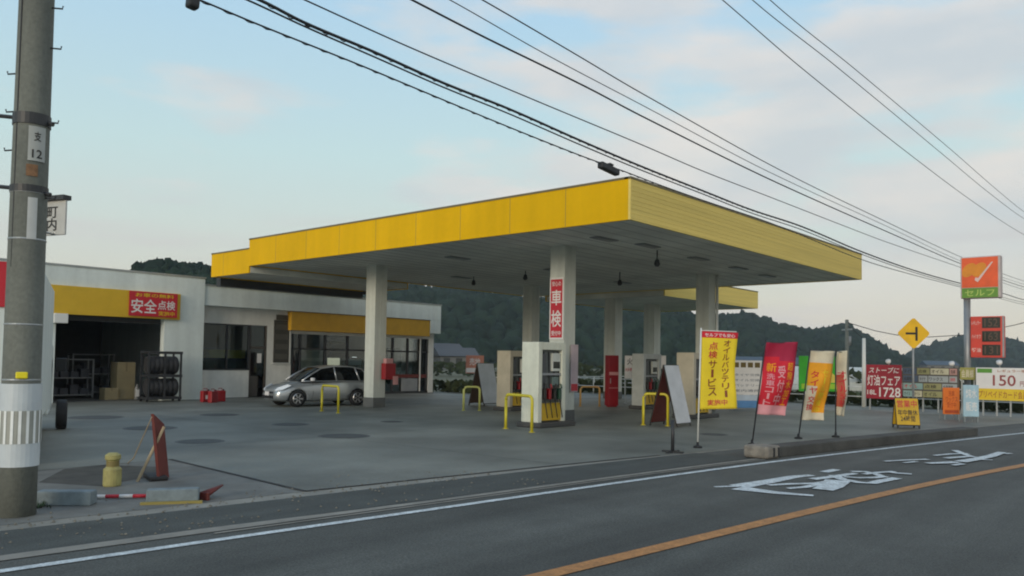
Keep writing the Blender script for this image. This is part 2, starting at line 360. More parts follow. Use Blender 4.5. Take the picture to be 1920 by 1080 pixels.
# ------------------------------------------------------------------ hills and woods
def interp(pts, x):
    if x <= pts[0][0]: return pts[0][1]
    for (xa, ya), (xb, yb) in zip(pts, pts[1:]):
        if x <= xb: return ya + (yb - ya) * (x - xa) / (xb - xa)
    return pts[-1][1]
def hill(pts, D, near, far, seed, n_lump, rl):
    """ridge whose skyline passes the given picture points at distance D; near/far = depth of its slopes"""
    rnd = random.Random(seed); x0, x1 = pts[0][0], pts[-1][0]; NU, NV = 60, 18
    hh = lambda px: max(.5, AD(px, interp(pts, px), D).z - rl * .8)
    def P(u, v):
        px = x0 + (x1 - x0) * u
        d = D - near + (near + far) * v
        base_ = AD(px, 690, d); vr = near / (near + far)
        s = math.sin(min(1, v / vr) * PI / 2) ** .9 if v <= vr else math.cos(min(1, (v - vr) / (1 - vr)) * PI / 2)
        n = noise.noise(Vector((base_.x * .02, base_.y * .02, seed))) * .12 * (1 - s) * 4 * s
        return Vector((base_.x, base_.y, max(-1, hh(px) * (s + n)) - .5))
    mb = MB(); vs = [P(i / NU, j / NV) for j in range(NV + 1) for i in range(NU + 1)]
    mb.add(vs, [(j * (NU + 1) + i, j * (NU + 1) + i + 1, (j + 1) * (NU + 1) + i + 1, (j + 1) * (NU + 1) + i) for j in range(NV) for i in range(NU)])
    o = mb.build('hill', M_hill, smooth=True); o['kind'] = 'structure'
    bm = bmesh.new(); bmesh.ops.create_icosphere(bm, subdivisions=2, radius=1)
    iv = [v.co.copy() for v in bm.verts]; fi = [tuple(v.index for v in f.verts) for f in bm.faces]; bm.free()
    w = MB()
    vr = near / (near + far)
    for q in range(n_lump):
        u = rnd.random(); v = vr * (rnd.random() ** .8) * 1.08 + .01
        if q < n_lump * .22: v = vr * rnd.uniform(.92, 1.04)
        c = P(min(u, .999), min(v, .99)); r = rl * rnd.uniform(.6, 1.25); hz = rnd.uniform(.8, 1.5); so = Vector((rnd.random() * 50, q * .7, seed))
        vs = []
        for p in iv:
            nn = 1 + .5 * noise.noise(p * 2.1 + so) + .45 * noise.noise(p * 4.3 + so)
            vs.append((c.x + p.x * r * nn, c.y + p.y * r * nn, c.z + r * .35 + p.z * r * nn * hz))
        w.add(vs, fi)
    return w.build('woodland', M_tree, smooth=True)
w = hill([(650, 585), (700, 552), (735, 546), (800, 551), (880, 557), (960, 566), (1050, 574), (1090, 580), (1150, 588), (1200, 590), (1235, 589), (1262, 592), (1290, 601), (1312, 613), (1330, 640), (1350, 668)],
         330, 120, 90, 3, 3200, 2.5)
tag(w, 'dark wooded hill rising behind the canopy columns and the shop roof', 'woodland', kind='stuff')
w = hill([(1215, 640), (1300, 615), (1345, 603), (1400, 600), (1425, 608), (1460, 620), (1520, 632), (1560, 627), (1590, 622), (1612, 634), (1640, 650), (1662, 665), (1700, 690)],
         430, 120, 90, 9, 2600, 3.2)
tag(w, 'wooded ridge beyond the banners running down to the red fuel signboard', 'woodland', kind='stuff')
w = hill([(1640, 700), (1690, 680), (1715, 668), (1745, 659), (1790, 646), (1815, 641), (1860, 637), (1900, 647), (1960, 668), (2080, 676), (2250, 668), (2400, 690)],
         620, 120, 90, 17, 2200, 4.6)
tag(w, 'distant blue green wooded hill behind the pole sign', 'woodland', kind='stuff')
w = hill([(190, 560), (236, 520), (256, 504), (290, 495), (340, 501), (395, 508), (450, 520), (520, 530), (600, 545), (680, 575)],
         150, 45, 40, 23, 2600, 1.1)
tag(w, 'dark tree covered knoll above the garage parapet', 'woodland', kind='stuff')

# haze: one closed box of even thin air
hz = MB(); hz.box(-350, 900, -500, 800, -2, 90)
hm = bpy.data.materials.new('haze_air'); hm.use_nodes = True; t = hm.node_tree; t.nodes.clear()
ho = N('ShaderNodeOutputMaterial', t); hv = N('ShaderNodeVolumePrincipled', t); hv.inputs['Density'].default_value = .0003; hv.inputs['Color'].default_value = (.8, .9, 1, 1)
t.links.new(hv.outputs[0], ho.inputs['Volume'])
tag(hz.build('haze', hm), 'thin pale haze softening the far hills', kind='stuff')

# ------------------------------------------------------------------ canopy
CX0, CX1, CY0, CY1, CZ, CT = 15.5, 31.3, 10.05, 26.1, 5.0, 5.91
can = thing('station_canopy', 'big flat filling station canopy with deep yellow fascia and white square columns', 'canopy', (0, 0, 0))
def fascia(name, par, x0, x1, y0, y1, z0, z1, side, m, ribs=0):
    b = MB()
    if side == 'x':
        yq = y0 + 1.8
        while yq < y1 - .5: b.box(x0 - .0615, x0 - .06, yq - .006, yq + .006, z0 + .01, z1 - .01, 1); yq += 1.8
    if side == 'x': b.box(x0 - .06, x0, y0, y1, z0, z1); b.box(x0 - .075, x0 + .1, y0, y1, z1, z1 + .05, 1)
    if side == 'X': b.box(x1, x1 + .06, y0, y1, z0, z1); b.box(x1 - .1, x1 + .075, y0, y1, z1, z1 + .05, 1)
    if side == 'y':
        b.box(x0 - .06, x1 + .06, y0 - .06, y0, z0, z1); b.box(x0 - .075, x1 + .075, y0 - .075, y0 + .1, z1, z1 + .05, 1)
        for i in range(ribs):
            zz = z0 + (z1 - z0) * (i + .5) / ribs
            b.box(x0 - .05, x1 + .05, y0 - .065, y0 - .06, zz - .008, zz + .008)
    if side == 'Y': b.box(x0 - .06, x1 + .06, y1, y1 + .06, z0, z1); b.box(x0 - .075, x1 + .075, y1 - .1, y1 + .075, z1, z1 + .05, 1)
    return b.build(name, [m, mat('coping', (.16, .13, .06), .5)], par)
f1 = fascia('fascia', can, CX0, CX1, CY0, CY1, CZ - .03, CT, 'x', M_yel)
f2 = fascia('fascia', can, CX0, CX1, CY0, CY1, CZ - .03, CT, 'y', M_yel_pale, 9); f2['label'] = 'pale yellow fascia with fine horizontal ribs'
f3 = fascia('fascia', can, CX0, CX1, CY0, CY1, CZ - .03, CT, 'X', M_yel_pale)
f4 = fascia('fascia', can, CX0, CX1, CY0, CY1, CZ - .03, CT, 'Y', M_yel)
b = MB(); b.box(CX0, CX1, CY0, CY1, CT - .35, CT - .2); b.build('roof_deck', M_grey, can)
b = MB(); b.box(CX0, CX1, CY0, CY1, CZ, CZ + .04)
n = 0
yy = CY0 + .4
while yy < CY1 - .2:
    b.box(CX0, CX1, yy - .008, yy + .008, CZ - .008, CZ - .0005, 1); yy += .55
b.build('soffit', [M_sof, mat('soffit_seam', (.42, .42, .39), .7)], can)
for (x, y) in ((17.6, 12.2), (19.3, 11.9), (22.6, 12.1), (25.6, 12.2), (28.4, 12.4), (22.6, 17.8), (22.6, 22.5), (18.2, 18.3), (27.6, 18.2)):
    b = MB(); b.box(x - .45, x + .45, y - .16, y + .16, CZ - .035, CZ - .009); b.box(x - .4, x + .4, y - .11, y + .11, CZ - .045, CZ - .035, 1)
    b.build('ceiling_light', [M_grey, mat('lamp_off', (.22, .23, .22), .3)], can, bevel=.006)
for px, py, zz in ((888, 530, 4.75), (985, 520, 4.75), (1232, 493, 4.62), (1162, 530, 4.6)):
    p = G(px, py, zz); b = MB(); b.lathe([(.02, CZ - .01), (.02, zz + .12), (.06, zz + .08), (.09, zz - .04), (.05, zz - .1)][::-1], 12, T=Matrix.Translation((p.x, p.y, 0)))
    b.build('hanging_speaker', M_dark, can, smooth=True)
def column(par, x, y, z1, w=.26, m=M_colm):
    b = MB(); b.box(-w, w, -w, w, .34, z1); b.box(-.14 * 0 - .012, .012, -w - .006, -w, .34, z1)
    c = b.build('column', m, par, bevel=.02); c.location = (x, y, 0)
    b = MB(); b.box(-w - .02, w + .02, -w - .02, w + .02, 0, .34); s = b.build('plinth', mat('plinth', (.12, .125, .12), .8), c, bevel=.02)
    return c
for x, y in ((18.3, 14.1), (18.3, 22.45), (26.9, 14.1), (26.9, 22.45)): column(can, x, y, CZ - .0)
b = MB(); b.tube([(27.21, 13.8, .3), (27.21, 13.8, CZ - .01)], .05, 10); b.build('downpipe', M_white, can, smooth=True)
# lower wings
lk = thing('link_canopy', 'lower yellow edged canopy joining the big canopy to the white building', 'canopy')
fascia('fascia', lk, 15.52, 23.0, CY1 + .08, 28.8, 4.72, 5.58, 'x', M_yel)
fascia('fascia', lk, 15.52, 23.0, CY1 + .08, 28.8, 4.72, 5.58, 'X', M_yel)
fascia('fascia', lk, 15.52, 23.0, CY1 + .08, 28.8, 4.72, 5.58, 'Y', M_yel)
b = MB(); b.box(15.52, 23.0, CY1 + .08, 28.8, 4.75, 4.8); b.box(15.52, 23.0, CY1 + .08, 28.8, 5.3, 5.38); b.box(15.53, 22.99, CY1 + .07, CY1 + .12, 4.74, 4.965); b.build('soffit', M_sof, lk)
b = MB(); b.box(15.9, 22.8, 28.95, 29.25, 4.42, 4.78); b.box(22.7, 22.95, 28.8, 29.2, 4.6, 4.75); b.build('beam', M_dark, lk)
wg = thing('side_canopy', 'lower yellow edged canopy beyond the right end of the big canopy', 'canopy')
for sd_, mm in (('y', M_yel_pale), ('X', M_yel_pale), ('Y', M_yel)): fascia('fascia', wg, CX1 + .12, 41.0, 18.5, 25.2, 4.72, 5.6, sd_, mm, 6)
b = MB(); b.box(CX1 + .12, 41, 18.5, 25.2, 4.75, 4.8); b.box(CX1 + .12, 41, 18.5, 25.2, 5.3, 5.38); b.box(CX1 + .08, CX1 + .13, 18.5, 25.2, 4.74, 4.965); b.build('soffit', M_sof, wg)
for x, y in ((32.0, 21.6), (36.0, 21.9)): column(wg, x, y, 4.75, .31)

# ------------------------------------------------------------------ building
bd = thing('service_building', 'long white flat roofed service building with open garage bay and glazed shop', 'building')
YG, YS, YB = 30.0, 30.4, 39.0
gx = lambda px, Y=YG: AY(px, 650, Y).x
X0, XA, XB, XC, XD = 4.0, gx(103), gx(307), gx(381), 28.6
ZG, ZS = 4.75, 4.5
zo = AY(200, 590, YG).z
b = MB()
b.box(X0, XA, YG, YG + .3, 0, zo); b.box(XB, XC, YG, YG + .3, 0, zo)          # garage piers
b.box(X0, XC, YG, YG + .3, zo, ZG)                                              # header
b.box(XC - .25, XC, YG + .3, YB, 0, ZG); b.box(X0, X0 + .25, YG + .3, YB, 0, ZG)
b.build('garage_wall', M_wall, bd)
b = MB(); b.box(X0 - .03, XC + .03, YG - .03, YG + .36, ZG, ZG + .06); b.build('coping', M_steel, bd)
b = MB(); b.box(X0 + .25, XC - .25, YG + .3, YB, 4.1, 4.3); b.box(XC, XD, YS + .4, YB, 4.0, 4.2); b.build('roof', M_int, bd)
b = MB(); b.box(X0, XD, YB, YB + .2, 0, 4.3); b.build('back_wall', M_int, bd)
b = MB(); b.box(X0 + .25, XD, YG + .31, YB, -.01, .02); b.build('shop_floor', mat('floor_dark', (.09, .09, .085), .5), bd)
# yellow band over the bay
zt, zb_ = AY(200, 541, YG - .1).z, AY(200, 593, YG - .1).z
xl, xr = AY(70, 560, YG - .1).x, AY(338, 575, YG - .1).x
b = MB(); b.box(xl, xr, YG - .12, YG - .003, zb_, zt); b.build('yellow_band', M_yel2, bd, bevel=.01)
b = MB(); p0 = AY(112, 597, YG - .15); b.box(p0.x - .22, p0.x + .22, YG - .3, YG - .003, p0.z - .16, p0.z + .17); b.build('shutter_box', M_white, bd, bevel=.01)
b = MB(); b.box(XA, XB, YG + .32, YG + .4, zo - .25, zo + .1); b.build('rolled_shutter', M_dark, bd)
# shop
S = lambda px, py, Y=YS: AY(px, py, Y)
xw0, xw1 = XC, S(468, 650).x; xd1 = S(500, 650).x; xp1 = S(546, 650).x; xs1 = S(803, 690).x
zw0, zw1 = S(420, 694).z, S(420, 607).z
b = MB()
b.box(XC, xw1, YS, YS + .2, 0, zw0)                # under the window
b.box(XC, xd1, YS, YS + .2, zw1, 3.72)             # over window and door
b.box(xd1, xp1, YS, YS + .2, 0, 3.72)              # pier
b.box(xp1, xs1, YS, YS + .2, 2.75, 3.72)           # over glazing
b.box(xs1, XD, YS, YS + .2, 0, 3.72)
b.box(XD - .2, XD, YS + .2, YB, 0, 4.2)
b.build('shop_wall', M_wall2, bd)
b = MB(); b.box(XC + .003, XD + .15, YS - .35, YS + .45, 3.72, ZS); b.build('parapet', M_wall, bd)
b = MB(); b.box(XC + .003, XD + .18, YS - .38, YS + .48, ZS, ZS + .05); b.build('coping', M_steel, bd)
p1, p2 = S(808, 600, YS - .35), S(835, 622, YS - .35)
b = MB(); b.box(p1.x, XD + .15, YS - .35, YS - .003, 3.05, 3.715); b.build('corner_block', M_wall, bd)
xy0, xy1 = S(545, 600, YS - .25).x, S(807, 600, YS - .25).x
b = MB(); b.box(xy0, min(xy1, p1.x - .01), YS - .3, YS - .003, 2.88, 3.70); b.build('yellow_band', M_yel3, bd, bevel=.01)
wn = MB(); wn.box(XC + .05, xw1 - .05, YS + .03, YS + .05, zw0 + .05, zw1 - .05)
fr = MB()
for x in (XC + .02, XC + (xw1 - XC) * .55, xw1 - .03): fr.box(x - .03, x + .03, YS - .02, YS + .1, zw0, zw1)
fr.box(XC, xw1, YS - .02, YS + .1, zw0, zw0 + .06); fr.box(XC, xw1, YS - .02, YS + .1, zw1 - .06, zw1)
f = fr.build('window', M_dark, bd); wn.build('pane', M_gdark, f)
d = MB(); d.box(xw1, xw1 + .06, YS, YS + .12, 0, zw1); d.box(xd1 - .06, xd1, YS, YS + .12, 0, zw1); d.box(xw1, xd1, YS, YS + .12, 2.05, 2.13)
d.box(xw1 + .06, xd1 - .35, YS + .05, YS + .09, .05, .9)
d = d.build('door', mat('door_bronze', (.07, .06, .05), .4), bd)
e = MB(); e.box(xw1 + .06, xd1 - .06, YS + .06, YS + .075, .9, zw1); e.build('pane', M_gdark, d)
e = MB(); p = S(487, 668); e.box(p.x - .1, p.x + .1, YS + .03, YS + .04, 1.45, 1.85); e.build('notice', M_swhite, d)
# dark menu panel on the pier
q0, q1 = S(515, 600, YS - .05), S(541, 680, YS - .05)
e = MB(); e.box(q0.x, q1.x, YS - .07, YS - .003, q1.z, q0.z); e.box(q0.x - .05, q1.x + .05, YS - .05, YS - .002, q1.z - .06, q1.z, 1); e.box(q1.x, q1.x + .05, YS - .08, YS - .002, q1.z, q0.z, 1)
for i in range(5): e.box(q0.x + .06, q1.x - .08, YS - .078, YS - .07, q1.z + .15 + i * .42, q1.z + .38 + i * .42, 2)
e.build('panel', [mat('brown_panel', (.05, .048, .04), .5), M_white, mat('brown_line', (.085, .08, .065), .5)], bd)
# glazed shopfront
fr = MB(); px_list = [548, 563, 610, 652, 690, 737, 765, 789, 800]
for pxx in px_list:
    x = S(pxx, 690).x; fr.box(x - .045, x + .045, YS + .02, YS + .14, 0, 2.75)
fr.box(xp1, xs1, YS + .02, YS + .14, 2.05, 2.13); fr.box(xp1, xs1, YS + .02, YS + .14, 0, .12)
f = fr.build('shopfront', M_dark, bd); e = MB(); e.box(xp1, xs1, YS + .07, YS + .08, .12, 2.75); e.build('pane', M_gclear, f)
x = S(788, 690).x
e = MB(); e.box(x - .06, x + .0, YS - .02, YS + .018, .1, 2.75); e.build('door_frame', M_white, f)
q = S(768, 745)
e = MB(); e.box(S(753, 700).x, S(783, 700).x, YS - .01, YS + .02, .12, .75); e.build('kick_panel', M_grey, f)
e = MB(); e.box(S(740, 700).x, S(800, 700).x, YS - .005, YS + .019, .78, .95); e.build('sill_band', M_dred, f)
# inside shop
def item(name, label, cat, px0, px1, py0, py1, Y, m, dep_=.4, bits=None):
    a_, c_ = AY(px0, py0, Y), AY(px1, py1, Y)
    z0_ = max(.021, c_.z); mbx = MB(); mbx.box(a_.x, c_.x, Y, Y + dep_, z0_, a_.z)
    mm = [m]
    if bits:
        mm.append(bits); n_ = max(2, int((a_.z - z0_) / .35))
        for i in range(n_): mbx.box(a_.x + .04, c_.x - .04, Y - .01, Y, z0_ + (a_.z - z0_) * (i + .15) / n_, z0_ + (a_.z - z0_) * (i + .8) / n_)
        mbx.m[-6 * n_:] = [1] * (6 * n_)
    o_ = mbx.build(name, mm, None, bevel=.01); return tag(o_, label, cat)
item('display_board', 'large pale notice board seen through the shop glass above the car bonnet', 'display board', 564, 606, 655, 692, 32.5, mat('pale_board', (.8, .82, .76), .6), .1, mat('pale_board2', (.55, .6, .56), .6))
mlp = mat('cream_window_glow', (.75, .72, .58), .5); mlp.node_tree.nodes['Principled BSDF'].inputs['Emission Color'].default_value = (.8, .78, .6, 1); mlp.node_tree.nodes['Principled BSDF'].inputs['Emission Strength'].default_value = .45
item('back_window_glow', 'small cream panel glowing in place of a back window above the car roof', 'panel', 616, 637, 671, 691, 33, mlp, .1)  # added glow standing in for daylight through a back window
mls = mat('shop_lamp', (.8, .8, .8), .5); mls.node_tree.nodes['Principled BSDF'].inputs['Emission Color'].default_value = (.85, .9, .9, 1); mls.node_tree.nodes['Principled BSDF'].inputs['Emission Strength'].default_value = .8
item('shop_lamp', 'small bright lamp seen through the shop glass left of the column', 'lamp', 662, 669, 669, 673, 32.9, mls, .1)
item('shelf_unit', 'dark shelf unit with pale packets inside the shop left of the column', 'shelf unit', 652, 678, 670, 720, 32.5, M_int, .5, M_slb)
item('vending_machine', 'dark green vending machine inside the shop right of the column', 'vending machine', 727, 752, 652, 735, 31.6, mat('vending_green', (.03, .075, .05), .35), .8, mat('vend2', (.05, .1, .07), .3))
item('counter', 'low grey counter inside the shop beneath the white displays', 'counter', 566, 650, 712, 745, 33.2, mat('counter_grey', (.18, .18, .17), .5), .7)
item('hanging_board', 'pale hanging notice below the shop ceiling over the car', 'notice', 608, 648, 632, 640, 32, mat('hang', (.24, .25, .25), .5), .05)
item('ceiling_unit', 'brown wall cabinet high inside the shop over the back window glow', 'cabinet', 620, 650, 643, 660, 33.1, mat('brown_cab', (.09, .085, .07), .6), .5)
item('yellow_counter', 'yellow fronted counter behind the left office window', 'counter', 392, 460, 655, 672, 31.6, M_syel, .6)
item('sales_desk', 'dark desk behind the left office window below the yellow counter', 'desk', 385, 455, 676, 700, 31.2, M_int, .4)
# floodlight on the parapet
fl = thing('floodlight', 'small white floodlight fixed to the building below the link canopy', 'floodlight', AY(573, 541, YS - .6))
e = MB(); e.box(-.16, .16, -.06, .06, -.09, .09, T=Matrix.Rotation(R(20), 4, 'X')); e.build('lamp_head', M_lens, fl, bevel=.02)
e = MB(); e.tube([(0, .05, 0), (0, .26, .1)], .02); e.build('bracket', M_dark, fl)
# banner on the yellow band
def board(name, label, cat, loc, rz, w, h, th, m, z0=0, group=None):
    t_ = thing(name, label, cat, loc, rz, group)
    b_ = MB(); b_.box(-w / 2, w / 2, -th / 2, th / 2, z0, z0 + h); b_.build('panel', m, t_, bevel=min(.008, th * .3))
    return t_
pl, pr_ = AY(243, 545, YG - .17), AY(332, 597, YG - .17)
zA, zB = AY(288, 594, YG - .17).z, AY(288, 548, YG - .17).z
sg = board('banner_sign', 'red safety inspection banner at the right end of the garage yellow band', 'banner', ((pl.x + pr_.x) / 2, YG - .16, 0), 0, pr_.x - pl.x, zB - zA, .03, M_sred, zA)
W_, H_ = pr_.x - pl.x, zB - zA
e = MB(); e.text('安全', -W_ * .46, W_ * .06, zA + H_ * .12, zA + H_ * .70, -.02); e.text('点検', W_ * .08, W_ * .45, zA + H_ * .30, zA + H_ * .68, -.02); e.build('lettering', M_swhite, sg)
e = MB(); e.text('お車の無料', -W_ * .38, W_ * .42, zA + H_ * .78, zA + H_ * .94, -.02); e.text('実施中', W_ * .10, W_ * .44, zA + H_ * .05, zA + H_ * .24, -.02); e.build('lettering', M_syel, sg)

# garage contents
def carton(px0, px1, py0, py1, Y, label, dpt):
    a_, c_ = AY(px0, py0, Y), AY(px1, py1, Y); t_ = thing('cardboard_box', label, 'box', ((a_.x + c_.x) / 2, Y, .02), 0, 'cardboard boxes in the garage bay')
    w_ = (c_.x - a_.x) / 2; h_ = a_.z - .02
    e_ = MB(); e_.box(-w_, w_, 0, dpt, 0, h_); e_.build('carton', M_card, t_, bevel=.01)
    e_ = MB(); e_.box(-.03, .03, -.003, dpt * .9, h_ * .75, h_ + .003); e_.build('tape', mat('tape', (.2, .15, .08), .4), t_)
carton(221, 252, 679, 752, 31.0, 'tall brown cardboard box standing in the garage bay', .6)
carton(197, 222, 728, 752, 30.9, 'low square brown cardboard box left of the tall one', .5)
rk = thing('tyre_rack', 'black wheeled cage rack holding tyres beside the garage pier', 'rack', (AY(302, 700, 29.3).x, 29.3, 0))
e = MB()
hw = (AY(332, 700, 29.3).x - AY(272, 700, 29.3).x) / 2
for x in (-hw, 0, hw):
    for y in (-.3, .3): e.box(x - .03, x + .03, y - .03, y + .03, .12, 1.85)
for z in (.14, .95, 1.8):
    for y in (-.3, .3): e.box(-hw - .05, hw + .05, y - .032, y + .032, z - .05, z + .05)
    for x in (-hw, hw): e.box(x - .032, x + .032, -.3, .3, z - .04, z + .04)
e.build('frame', M_dark, rk)
for x in (-hw, hw):
    for y in (-.25, .25):
        e = MB(); e.lathe([(.05, -.02), (.05, .02)], 12, T=Matrix.Translation((x, y, .06)) @ Matrix.Rotation(PI / 2, 4, 'X')); e.build('caster', M_black, rk)
def tyre_mesh(r, w, T):
    e_ = MB(); e_.lathe([(r * .6, -w / 2), (r * .92, -w / 2), (r, -w * .35), (r, w * .35), (r * .92, w / 2), (r * .6, w / 2)], 24, T=T); return e_
tz = thing('tyre', 'dark tyre standing on the wheeled cage rack', 'tyre', (0, 0, 0), 0, 'tyres on the cage rack')
o = tyre_mesh(.33, .2, Matrix.Translation((0, 0, 0)) @ Matrix.Rotation(PI / 2, 4, 'Y')).build('tread', mat('tyre', (.025, .025, .027), .7), tz, smooth=True)
e = MB(); e.lathe([(.12, -.09), (.2, -.07), (.2, .07), (.12, .09)], 20, T=Matrix.Rotation(PI / 2, 4, 'Y')); e.build('wrapping', mat('wrap', (.2, .21, .21), .4), tz)
first = True
for lv, z in enumerate((.53, 1.34)):
    for i in range(6):
        x = rk.location.x - hw + .16 + i * (2 * hw - .32) / 5
        c_ = tz if first else copy_tree(tz); first = False
        c_.location = (x, 29.3, z); c_['label'] = 'dark tyre standing on the %s tier of the wheeled cage rack' % ('upper' if lv else 'lower')
        c_['group'] = 'tyres on the %s tier of the cage rack' % ('upper' if lv else 'lower')
for i, (px, Y, hh_, lb) in enumerate(((128, 33, 1.5, 'dark steel shelving at the far left inside the garage bay'), (170, 35, 1.7, 'dark steel shelving deep inside the garage bay'))):
    x = AY(px, 700, Y).x; t_ = thing('shelving', lb, 'shelving', (x, Y, .02))
    e = MB()
    for a_ in (-.8, .8):
        for c_ in (-.25, .25): e = MB(); e.box(a_ - .03, a_ + .03, c_ - .03, c_ + .03, 0, hh_); e.build('upright', M_grey, t_)
    for z in (.1, hh_ * .5, hh_ - .05):
        e = MB(); e.box(-.82, .82, -.27, .27, z, z + .04); e.build('shelf', M_grey, t_)
    for z in (.14, hh_ * .5 + .04):
        for q in range(4): e = MB(); e.box(-.7 + q * .36, -.42 + q * .36, -.2, .2, z, z + random.uniform(.2, .45)); e.build('goods', mat('goods', (.07, .075, .09), .6), t_)
p = AY(257, 722, 30.6); t_ = thing('fire_extinguisher', 'white marked dark extinguisher standing between box and tyre rack', 'extinguisher', (p.x, 30.6, .02))
e = MB(); e.lathe([(.08, 0), (.085, .05), (.085, .42), (.03, .52), (.03, .58)], 14); e.build('cylinder', mat('ext_dark', (.2, .2, .19), .4), t_, smooth=True)
e = MB(); e.box(-.07, .07, -.09, -.08, .12, .38); e.build('plate', M_swhite, t_)

# red cans by the wall
def can_group(px, py, label, s=1):
    p = G(px, py); t_ = thing('fuel_can', label, 'fuel can', p, R(random.uniform(-20, 20)), 'red fuel cans by the shop wall')
    e_ = MB(); e_.box(-.17 * s, .17 * s, -.1, .1, 0, .42 * s); e_.build('body', M_red, t_, bevel=.03)
    e_ = MB(); e_.tube([(-.1, 0, .41 * s), (-.09, 0, .5 * s), (.05, 0, .5 * s), (.06, 0, .41 * s)], .014); e_.build('handle', M_red, t_)
    e_ = MB(); e_.lathe([(.03, .4 * s), (.03, .47 * s)], 10, T=Matrix.Translation((.12, 0, 0))); e_.build('cap', M_black, t_)
    return t_
c1 = can_group(385, 754, 'leftmost red fuel can against the wall beneath the office window')
e = MB(); e.box(-.06, .06, -.108, -.103, .12, .26); e.build('plate', M_swhite, c1)
can_group(399, 755, 'middle one of three red fuel cans below the office window')
can_group(413, 753, 'rightmost red fuel can nearest the bronze office door')

# ------------------------------------------------------------------ car
def make_car():
    t_ = thing('parked_car', 'silver compact hatchback parked in front of the shop behind the column', 'car')
    ST = [(-.02, .50, .30, .50, .56), (.05, .64, .24, .58, .66), (.2, .76, .20, .64, .76), (.5, .82, .18, .72, .86), (.9, .84, .18, .82, .96), (1.3, .845, .18, .88, 1.0),
          (2.0, .845, .18, .92, 1.0), (2.8, .845, .18, .94, 1.0), (3.4, .84, .2, .96, 1.02), (3.75, .80, .24, .95, 1.02), (3.93, .72, .32, .90, .98), (3.97, .55, .42, .8, .86)]
    def sec(x, w, zb, zs, zt):
        h = [(0, zb), (w * .8, zb), (w * .97, zb + .08), (w, zb + (zs - zb) * .5), (w * .975, zs - .05), (w * .93, zs), (w * .7, zt - .02), (0, zt)]
        return [(x, y, z) for y, z in h] + [(x, -y, z) for y, z in h[-2:0:-1]]
    rings = [sec(*s) for s in ST]; n_ = len(rings[0]); e = MB(); vs = [p for r_ in rings for p in r_]; fs = []
    for i in range(len(rings) - 1):
        for k_ in range(n_): fs.append((i * n_ + k_, i * n_ + (k_ + 1) % n_, (i + 1) * n_ + (k_ + 1) % n_, (i + 1) * n_ + k_))
    fs.append(tuple(range(n_))[::-1]); fs.append(tuple(range((len(rings) - 1) * n_, len(rings) * n_)))
    e.add(vs, fs); body = e.build('body', M_silver, None, smooth=True, sub=2)
    cuts = []
    for x in (.78, 3.25):
        for s_ in (-1, 1):
            c_ = MB(); c_.lathe([(.36, 0), (.36, .5)], 28, T=Matrix.Translation((x, s_ * .6 if s_ > 0 else -1.1, .31)) @ Matrix.Rotation(-PI / 2, 4, 'X'))
            cuts.append(c_.build('cut', M_black))
    for c_ in cuts:
        md = body.modifiers.new('c', 'BOOLEAN'); md.object = c_; md.operation = 'DIFFERENCE'; md.solver = 'EXACT'
    bpy.context.view_layer.update()
    me = bpy.data.meshes.new_from_object(body.evaluated_get(bpy.context.evaluated_depsgraph_get()))
    body.modifiers.clear(); body.data = me; body.parent = t_
    me.materials.clear(); me.materials.append(M_silver)
    for p_ in me.polygons: p_.material_index = 0
    for c_ in cuts: bpy.data.objects.remove(c_)
    # glasshouse
    GS = [(.95, .74, .95, .70, .97), (1.35, .79, .95, .66, 1.22), (1.75, .80, .95, .62, 1.44), (2.3, .80, .95, .61, 1.53), (3.0, .79, .95, .60, 1.52), (3.5, .77, .95, .58, 1.44), (3.78, .74, .95, .58, 1.2), (3.92, .70, .95, .62, 1.0)]
    def gsec(x, wb, zb, wt, zt): return [(x, wb, zb), (x, (wb + wt) / 2 + .02, (zb + zt) / 2), (x, wt, zt - .03), (x, wt * .6, zt), (x, 0, zt + .01), (x, -wt * .6, zt), (x, -wt, zt - .03), (x, -(wb + wt) / 2 - .02, (zb + zt) / 2), (x, -wb, zb)]
    e = MB(); rr = [gsec(*s) for s in GS]; n_ = 9; fs = []; mi = []
    for i in range(len(rr) - 1):
        for k_ in range(n_ - 1):
            fs.append((i * n_ + k_, i * n_ + k_ + 1, (i + 1) * n_ + k_ + 1, (i + 1) * n_ + k_))
    e.add([p for r_ in rr for p in r_], fs); e.build('window', M_gcar, t_, smooth=True)
    e = MB()
    for s_ in (1, -1):   # pillars and rails
        ln = [(g_[0], s_ * (g_[3] + .012), g_[4] - .02) for g_ in GS]
        e.tube(ln, .028, 6)
        for xb, xt_, zt_ in ((2.35, 2.3, 1.5), (3.35, 3.2, 1.47)): e.tube([(xb, s_ * .81, .94), (xt_, s_ * .625, zt_)], .03, 6)
        e.tube([(g_[0], s_ * (g_[1] + .01), .955) for g_ in GS], .018, 6)
    e.build('pillar', M_silver, t_, smooth=True)
    e = MB(); rp = []
    for g_ in GS[2:6]: rp += [(g_[0], g_[3] + .01, g_[4] - .015), (g_[0], g_[3] * .6, g_[4] + .015), (g_[0], 0, g_[4] + .025), (g_[0], -g_[3] * .6, g_[4] + .015), (g_[0], -g_[3] - .01, g_[4] - .015)]
    e.add(rp, [(i * 5 + k_, i * 5 + k_ + 1, i * 5 + k_ + 6, i * 5 + k_ + 5) for i in range(3) for k_ in range(4)]); e.build('roof', M_silver, t_, smooth=True)
    e = MB(); e.box(.95, 3.8, -.6, .6, .5, .9); e.box(1.9, 2.1, -.5, -.1, .9, 1.3); e.box(1.9, 2.1, .1, .5, .9, 1.3); e.box(2.9, 3.1, -.5, .5, .9, 1.25); e.build('interior', M_black, t_, bevel=.03)
